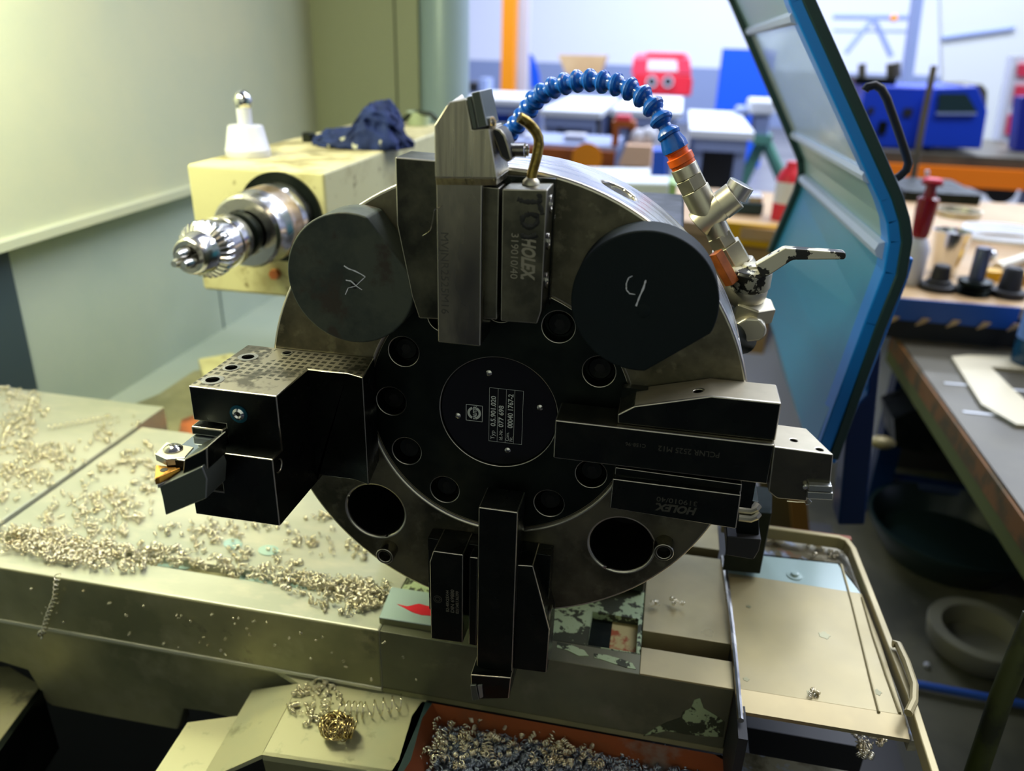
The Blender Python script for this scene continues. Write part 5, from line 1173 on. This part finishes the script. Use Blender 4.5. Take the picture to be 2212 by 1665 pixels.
# added lavender sheet between turret rim and door, tilted to catch overhead light
A = [PY(1530, 655, 1.75), PY(1860, 655, 1.75)]
q0 = [Vector((A[0].x, 1.75, A[0].z)), Vector((A[1].x + .1, 1.75, A[0].z)), Vector((A[1].x + .1, 1.25, FZ + .002)), Vector((A[0].x - .1, 1.25, FZ + .002))]
tb(MB().loft(q0, [p + Vector((0, .02, -.0)) for p in q0]), 'slanted_reflector', [mat('lavender_white_sheet', '#cfd4f4', .5)], 'added lavender sheet slanted to catch light, between the turret rim and the open door', 'reflector')
# ================================================================== SWARF
random.seed(3)
def inside(pt, poly):
    x, y = pt; c = False; n = len(poly); j = n - 1
    for i in range(n):
        xi, yi = poly[i]; xj_, yj = poly[j]
        if (yi > y) != (yj > y) and x < (xj_ - xi) * (y - yi) / (yj - yi) + xi: c = not c
        j = i
    return c
def curl(mb, c, s=1.0):
    ax = Vector((random.gauss(0, 1), random.gauss(0, 1), random.gauss(0, .35)))
    mb.coil(c, ax, random.uniform(.0011, .0021) * s, random.uniform(1.2, 3.5), random.uniform(.002, .006) * s, random.uniform(.00028, .00050) * s, 4, 9, 0, random.uniform(0, 6))
def scatter(poly, n, z, lab_, hz=.002, s=1.0, cl=0, m='chip', dens=None):
    mb = MB(); xs = [p[0] for p in poly]; ys = [p[1] for p in poly]; k = 0; seeds = []
    while k < n:
        if cl and (seeds and random.random() < .75):
            q = random.choice(seeds); px = random.gauss(q[0], cl), random.gauss(q[1], cl * .6)
        else:
            px = random.uniform(min(xs), max(xs)), random.uniform(min(ys), max(ys))
            if inside(px, poly): seeds.append(px)
        if not inside(px, poly): continue
        p = PZ(px[0], px[1], z); curl(mb, p + UPZ * (.0016 * s + random.random() * hz), s * random.uniform(.7, 1.25)); k += 1
    o = mb.build('swarf', [M[m]], None, smooth=180); return tag(o, lab_, 'swarf', None, 'stuff')
zA = ZB + .003
scatter([(0, 838), (90, 850), (110, 900), (60, 960), (150, 980), (140, 1020), (0, 1080)], 230, zA, 'dense curled steel swarf on the far left bed plate', cl=22)
scatter([(0, 1000), (120, 930), (230, 900), (330, 905), (200, 990), (90, 1070), (0, 1120)], 150, zA, 'scattered steel curls in the middle of the left bed plate', cl=18)
scatter([(120, 1075), (250, 985), (330, 950), (345, 1010), (330, 1120), (250, 1180), (60, 1150)], 330, ZB, 'curled swarf along the joint between the two bed plates', cl=14)
scatter([(330, 1110), (620, 1130), (670, 1080), (800, 1190), (800, 1250), (600, 1225), (330, 1185)], 170, ZB, 'loose curls on the bed below the left tool holder', cl=16)
scatter([(0, 1138), (130, 1155), (300, 1190), (330, 1215), (300, 1240), (200, 1235), (0, 1200)], 520, ZB, 'thick bright bank of swarf at the left end of the front groove', hz=.006, cl=26)
scatter([(300, 1180), (500, 1215), (800, 1262), (845, 1290), (810, 1320), (560, 1262), (300, 1225)], 420, ZB - .003, 'line of curls filling the groove behind the front rail', hz=.005, cl=20)
scatter([(600, 1262), (850, 1262), (835, 1310), (760, 1345), (640, 1300)], 170, ZB, 'gold tinted curls at the right end of the front rail', hz=.004, cl=14)
scatter([(640, 1470), (760, 1480), (720, 1560), (690, 1600), (620, 1540)], 60, zz, 'loose grey curls on the folded plate beside the swarf nest', cl=16)
scatter([(925, 1552), (1100, 1578), (1500, 1640), (1700, 1672), (1600, 1700), (880, 1700)], 900, zz - .024, 'blue grey heap of wet swarf filling the chip tray', hz=.006, s=1.2, cl=60, m='wetchip')
scatter([(930, 1550), (1100, 1575), (1300, 1610), (1300, 1665), (900, 1665)], 160, zz - .016, 'bright curls lying on top of the wet swarf in the chip tray', hz=.006, s=1.1, cl=30)
scatter([(1650, 1165), (1830, 1190), (1815, 1210), (1640, 1192)], 26, -.206, 'few curls in the stained gutter behind the way cover', cl=10)
scatter([(1840, 1575), (1930, 1590), (1950, 1640), (1850, 1640)], 60, -.258, 'dark clump of curls below the way cover lip', hz=.003, cl=12)
# drops of chips stuck on the dark front faces
mb = MB()
for i in range(45):
    px = random.uniform(20, 900); py = 1236 + .165 * px + random.uniform(10, 100); p = PY(px, py, YF - .0012); curl(mb, p, .55)
tag(mb.build('swarf', [M['chip']], None, smooth=180), 'tiny curls clinging to the dark front face of the carriage', 'swarf', None, 'stuff')
# named long coils
def longcoil(path, y, R, turns, r, label):
    P = [PY(a, b, y) for a, b in path]; N = int(turns * 12); out = []
    L = [(B - A).length for A, B in zip(P, P[1:])]; T_ = sum(L)
    for i in range(N + 1):
        d = T_ * i / N; j = 0
        while j < len(L) - 1 and d > L[j]: d -= L[j]; j += 1
        c = P[j].lerp(P[j + 1], min(1, d / L[j])); t = (P[j + 1] - P[j]).normalized(); u, v, w_ = basis(t, (0, 1, 0)); a = 2 * math.pi * turns * i / N
        out.append(c + (u * math.cos(a) + v * math.sin(a)) * R)
    return tag(MB().tube(out, r, 5).build('swarf_coil', [M['chip']], None, smooth=180), label, 'swarf')
longcoil([(124, 1240), (120, 1290), (104, 1330), (94, 1365)], YF - .004, .0022, 13, .0005, 'long steel coil hanging over the front rail edge at the left')
longcoil([(94, 1362), (84, 1370), (92, 1380)], YF - .004, .0016, 1.5, .0009, 'bright hooked steel shaving at the lower end of the hanging coil')
p = PZ(740, 1560, zz); 
def flatcoil(path, z, R, turns, r, label):
    P = [PZ(a, b, z) + UPZ * (R + r) for a, b in path]; N = int(turns * 12); out = []
    for i in range(N + 1):
        f = i / N * (len(P) - 1); j = min(int(f), len(P) - 2); c = P[j].lerp(P[j + 1], f - j); t = (P[j + 1] - P[j]).normalized(); u, v, w_ = basis(t); a = 2 * math.pi * turns * i / N
        out.append(c + (u * math.cos(a) + v * math.sin(a)) * R)
    return tag(MB().tube(out, r, 5).build('swarf_coil', [M['chip']], None, smooth=180), label, 'swarf')
flatcoil([(735, 1545), (790, 1548), (872, 1530)], zz, .0062, 8.5, .00045, 'long loose spiral shaving lying on the folded plate at the bottom')
flatcoil([(690, 1478), (705, 1520), (702, 1548)], zz, .0040, 5, .0004, 'short spiral shaving leading down to the swarf nest')
flatcoil([(20, 860), (70, 868), (60, 900), (20, 925), (5, 960)], zA, .0030, 22, .0006, 'long bright coil looped on the far left of the bed')
flatcoil([(0, 1035), (60, 1010), (100, 985)], zA, .0028, 12, .0005, 'straight steel coil at the left edge of the bed plate')
flatcoil([(105, 930), (180, 915), (245, 905)], zA, .0028, 12, .0005, 'straight steel coil along the back of the left bed plate')
flatcoil([(960, 1590), (950, 1620), (945, 1650)], zz - .020, .0030, 8, .0006, 'bright bead like coil at the left end of the chip tray')
flatcoil([(1050, 1600), (1058, 1630), (1068, 1660)], zz - .020, .0030, 8, .0006, 'second bead like coil in the chip tray, left of its middle')
mb = MB(); c0 = PZ(730, 1590, zz) + UPZ * .010
for i in range(60):
    d = Vector((random.gauss(0, 1), random.gauss(0, 1), random.gauss(0, .8))).normalized()
    mb.coil(c0 + Vector((d.x * .010, d.y * .008, d.z * .006)), d, random.uniform(.003, .007), random.uniform(.8, 1.8), random.uniform(.002, .008), random.uniform(.0004, .0007), 4, 12, 0, random.random() * 6)
tag(mb.build('swarf_nest', [mat('gold_tinted_swarf', (.62, .50, .24), .2, 1)], None, smooth=180), 'round gold tinted tangle of swarf on the folded plate at the bottom', 'swarf')
def puddle(px, z, lab_): tag(MB().pr('Z', fz(px, z + .0008), z + .0002, z + .0008).build('coolant_puddle', [M['coolant']]), lab_, 'puddle')
def ell(cx, cy, a, b, n=22): return [(cx + a * math.cos(2 * math.pi * i / n), cy + b * math.sin(2 * math.pi * i / n)) for i in range(n)]
puddle(ell(503, 1174, 21, 11), ZB, 'left one of two pale green coolant drops below the left tool holder')
puddle(ell(580, 1188, 23, 11), ZB, 'right one of two pale green coolant drops below the left tool holder')
puddle([(330, 1206), (400, 1212), (420, 1222), (400, 1230), (340, 1222)], ZB - .008, 'pale green coolant pool in the left part of the front groove')
puddle([(520, 1242), (600, 1252), (690, 1268), (680, 1276), (600, 1268), (515, 1254)], ZB - .008, 'pale green coolant pool in the middle of the front groove')
for a, b, l in ((1462, 1301, 'small shaving on the tan slide plate, right of the turret'), (1755, 1497, 'dark shaving near the front of the way cover'), (1412, 1304, 'shaving on the edge of the painted casting by the slide')):
    mb = MB()
    for i in range(5): curl(mb, PZ(a + random.uniform(-12, 12), b + random.uniform(-6, 6), ZB + .005) + UPZ * .001, .9)
    tag(mb.build('steel_shaving', [M['chip']], None, smooth=180), l, 'swarf')
mb = MB().tube([PY(a, b, y) for a, b, y in ((955, 444, -.0305), (946, 449, -.032), (938, 453, -.034), (935, 475, -.032), (930, 497, -.0295), (920, 505, -.0275), (913, 509, -.0262))], .00022, 5)
tag(mb.build('hair_swarf', [M['chip']], None), 'thin wiry shaving caught on the edge of the upright tool shank', 'swarf')
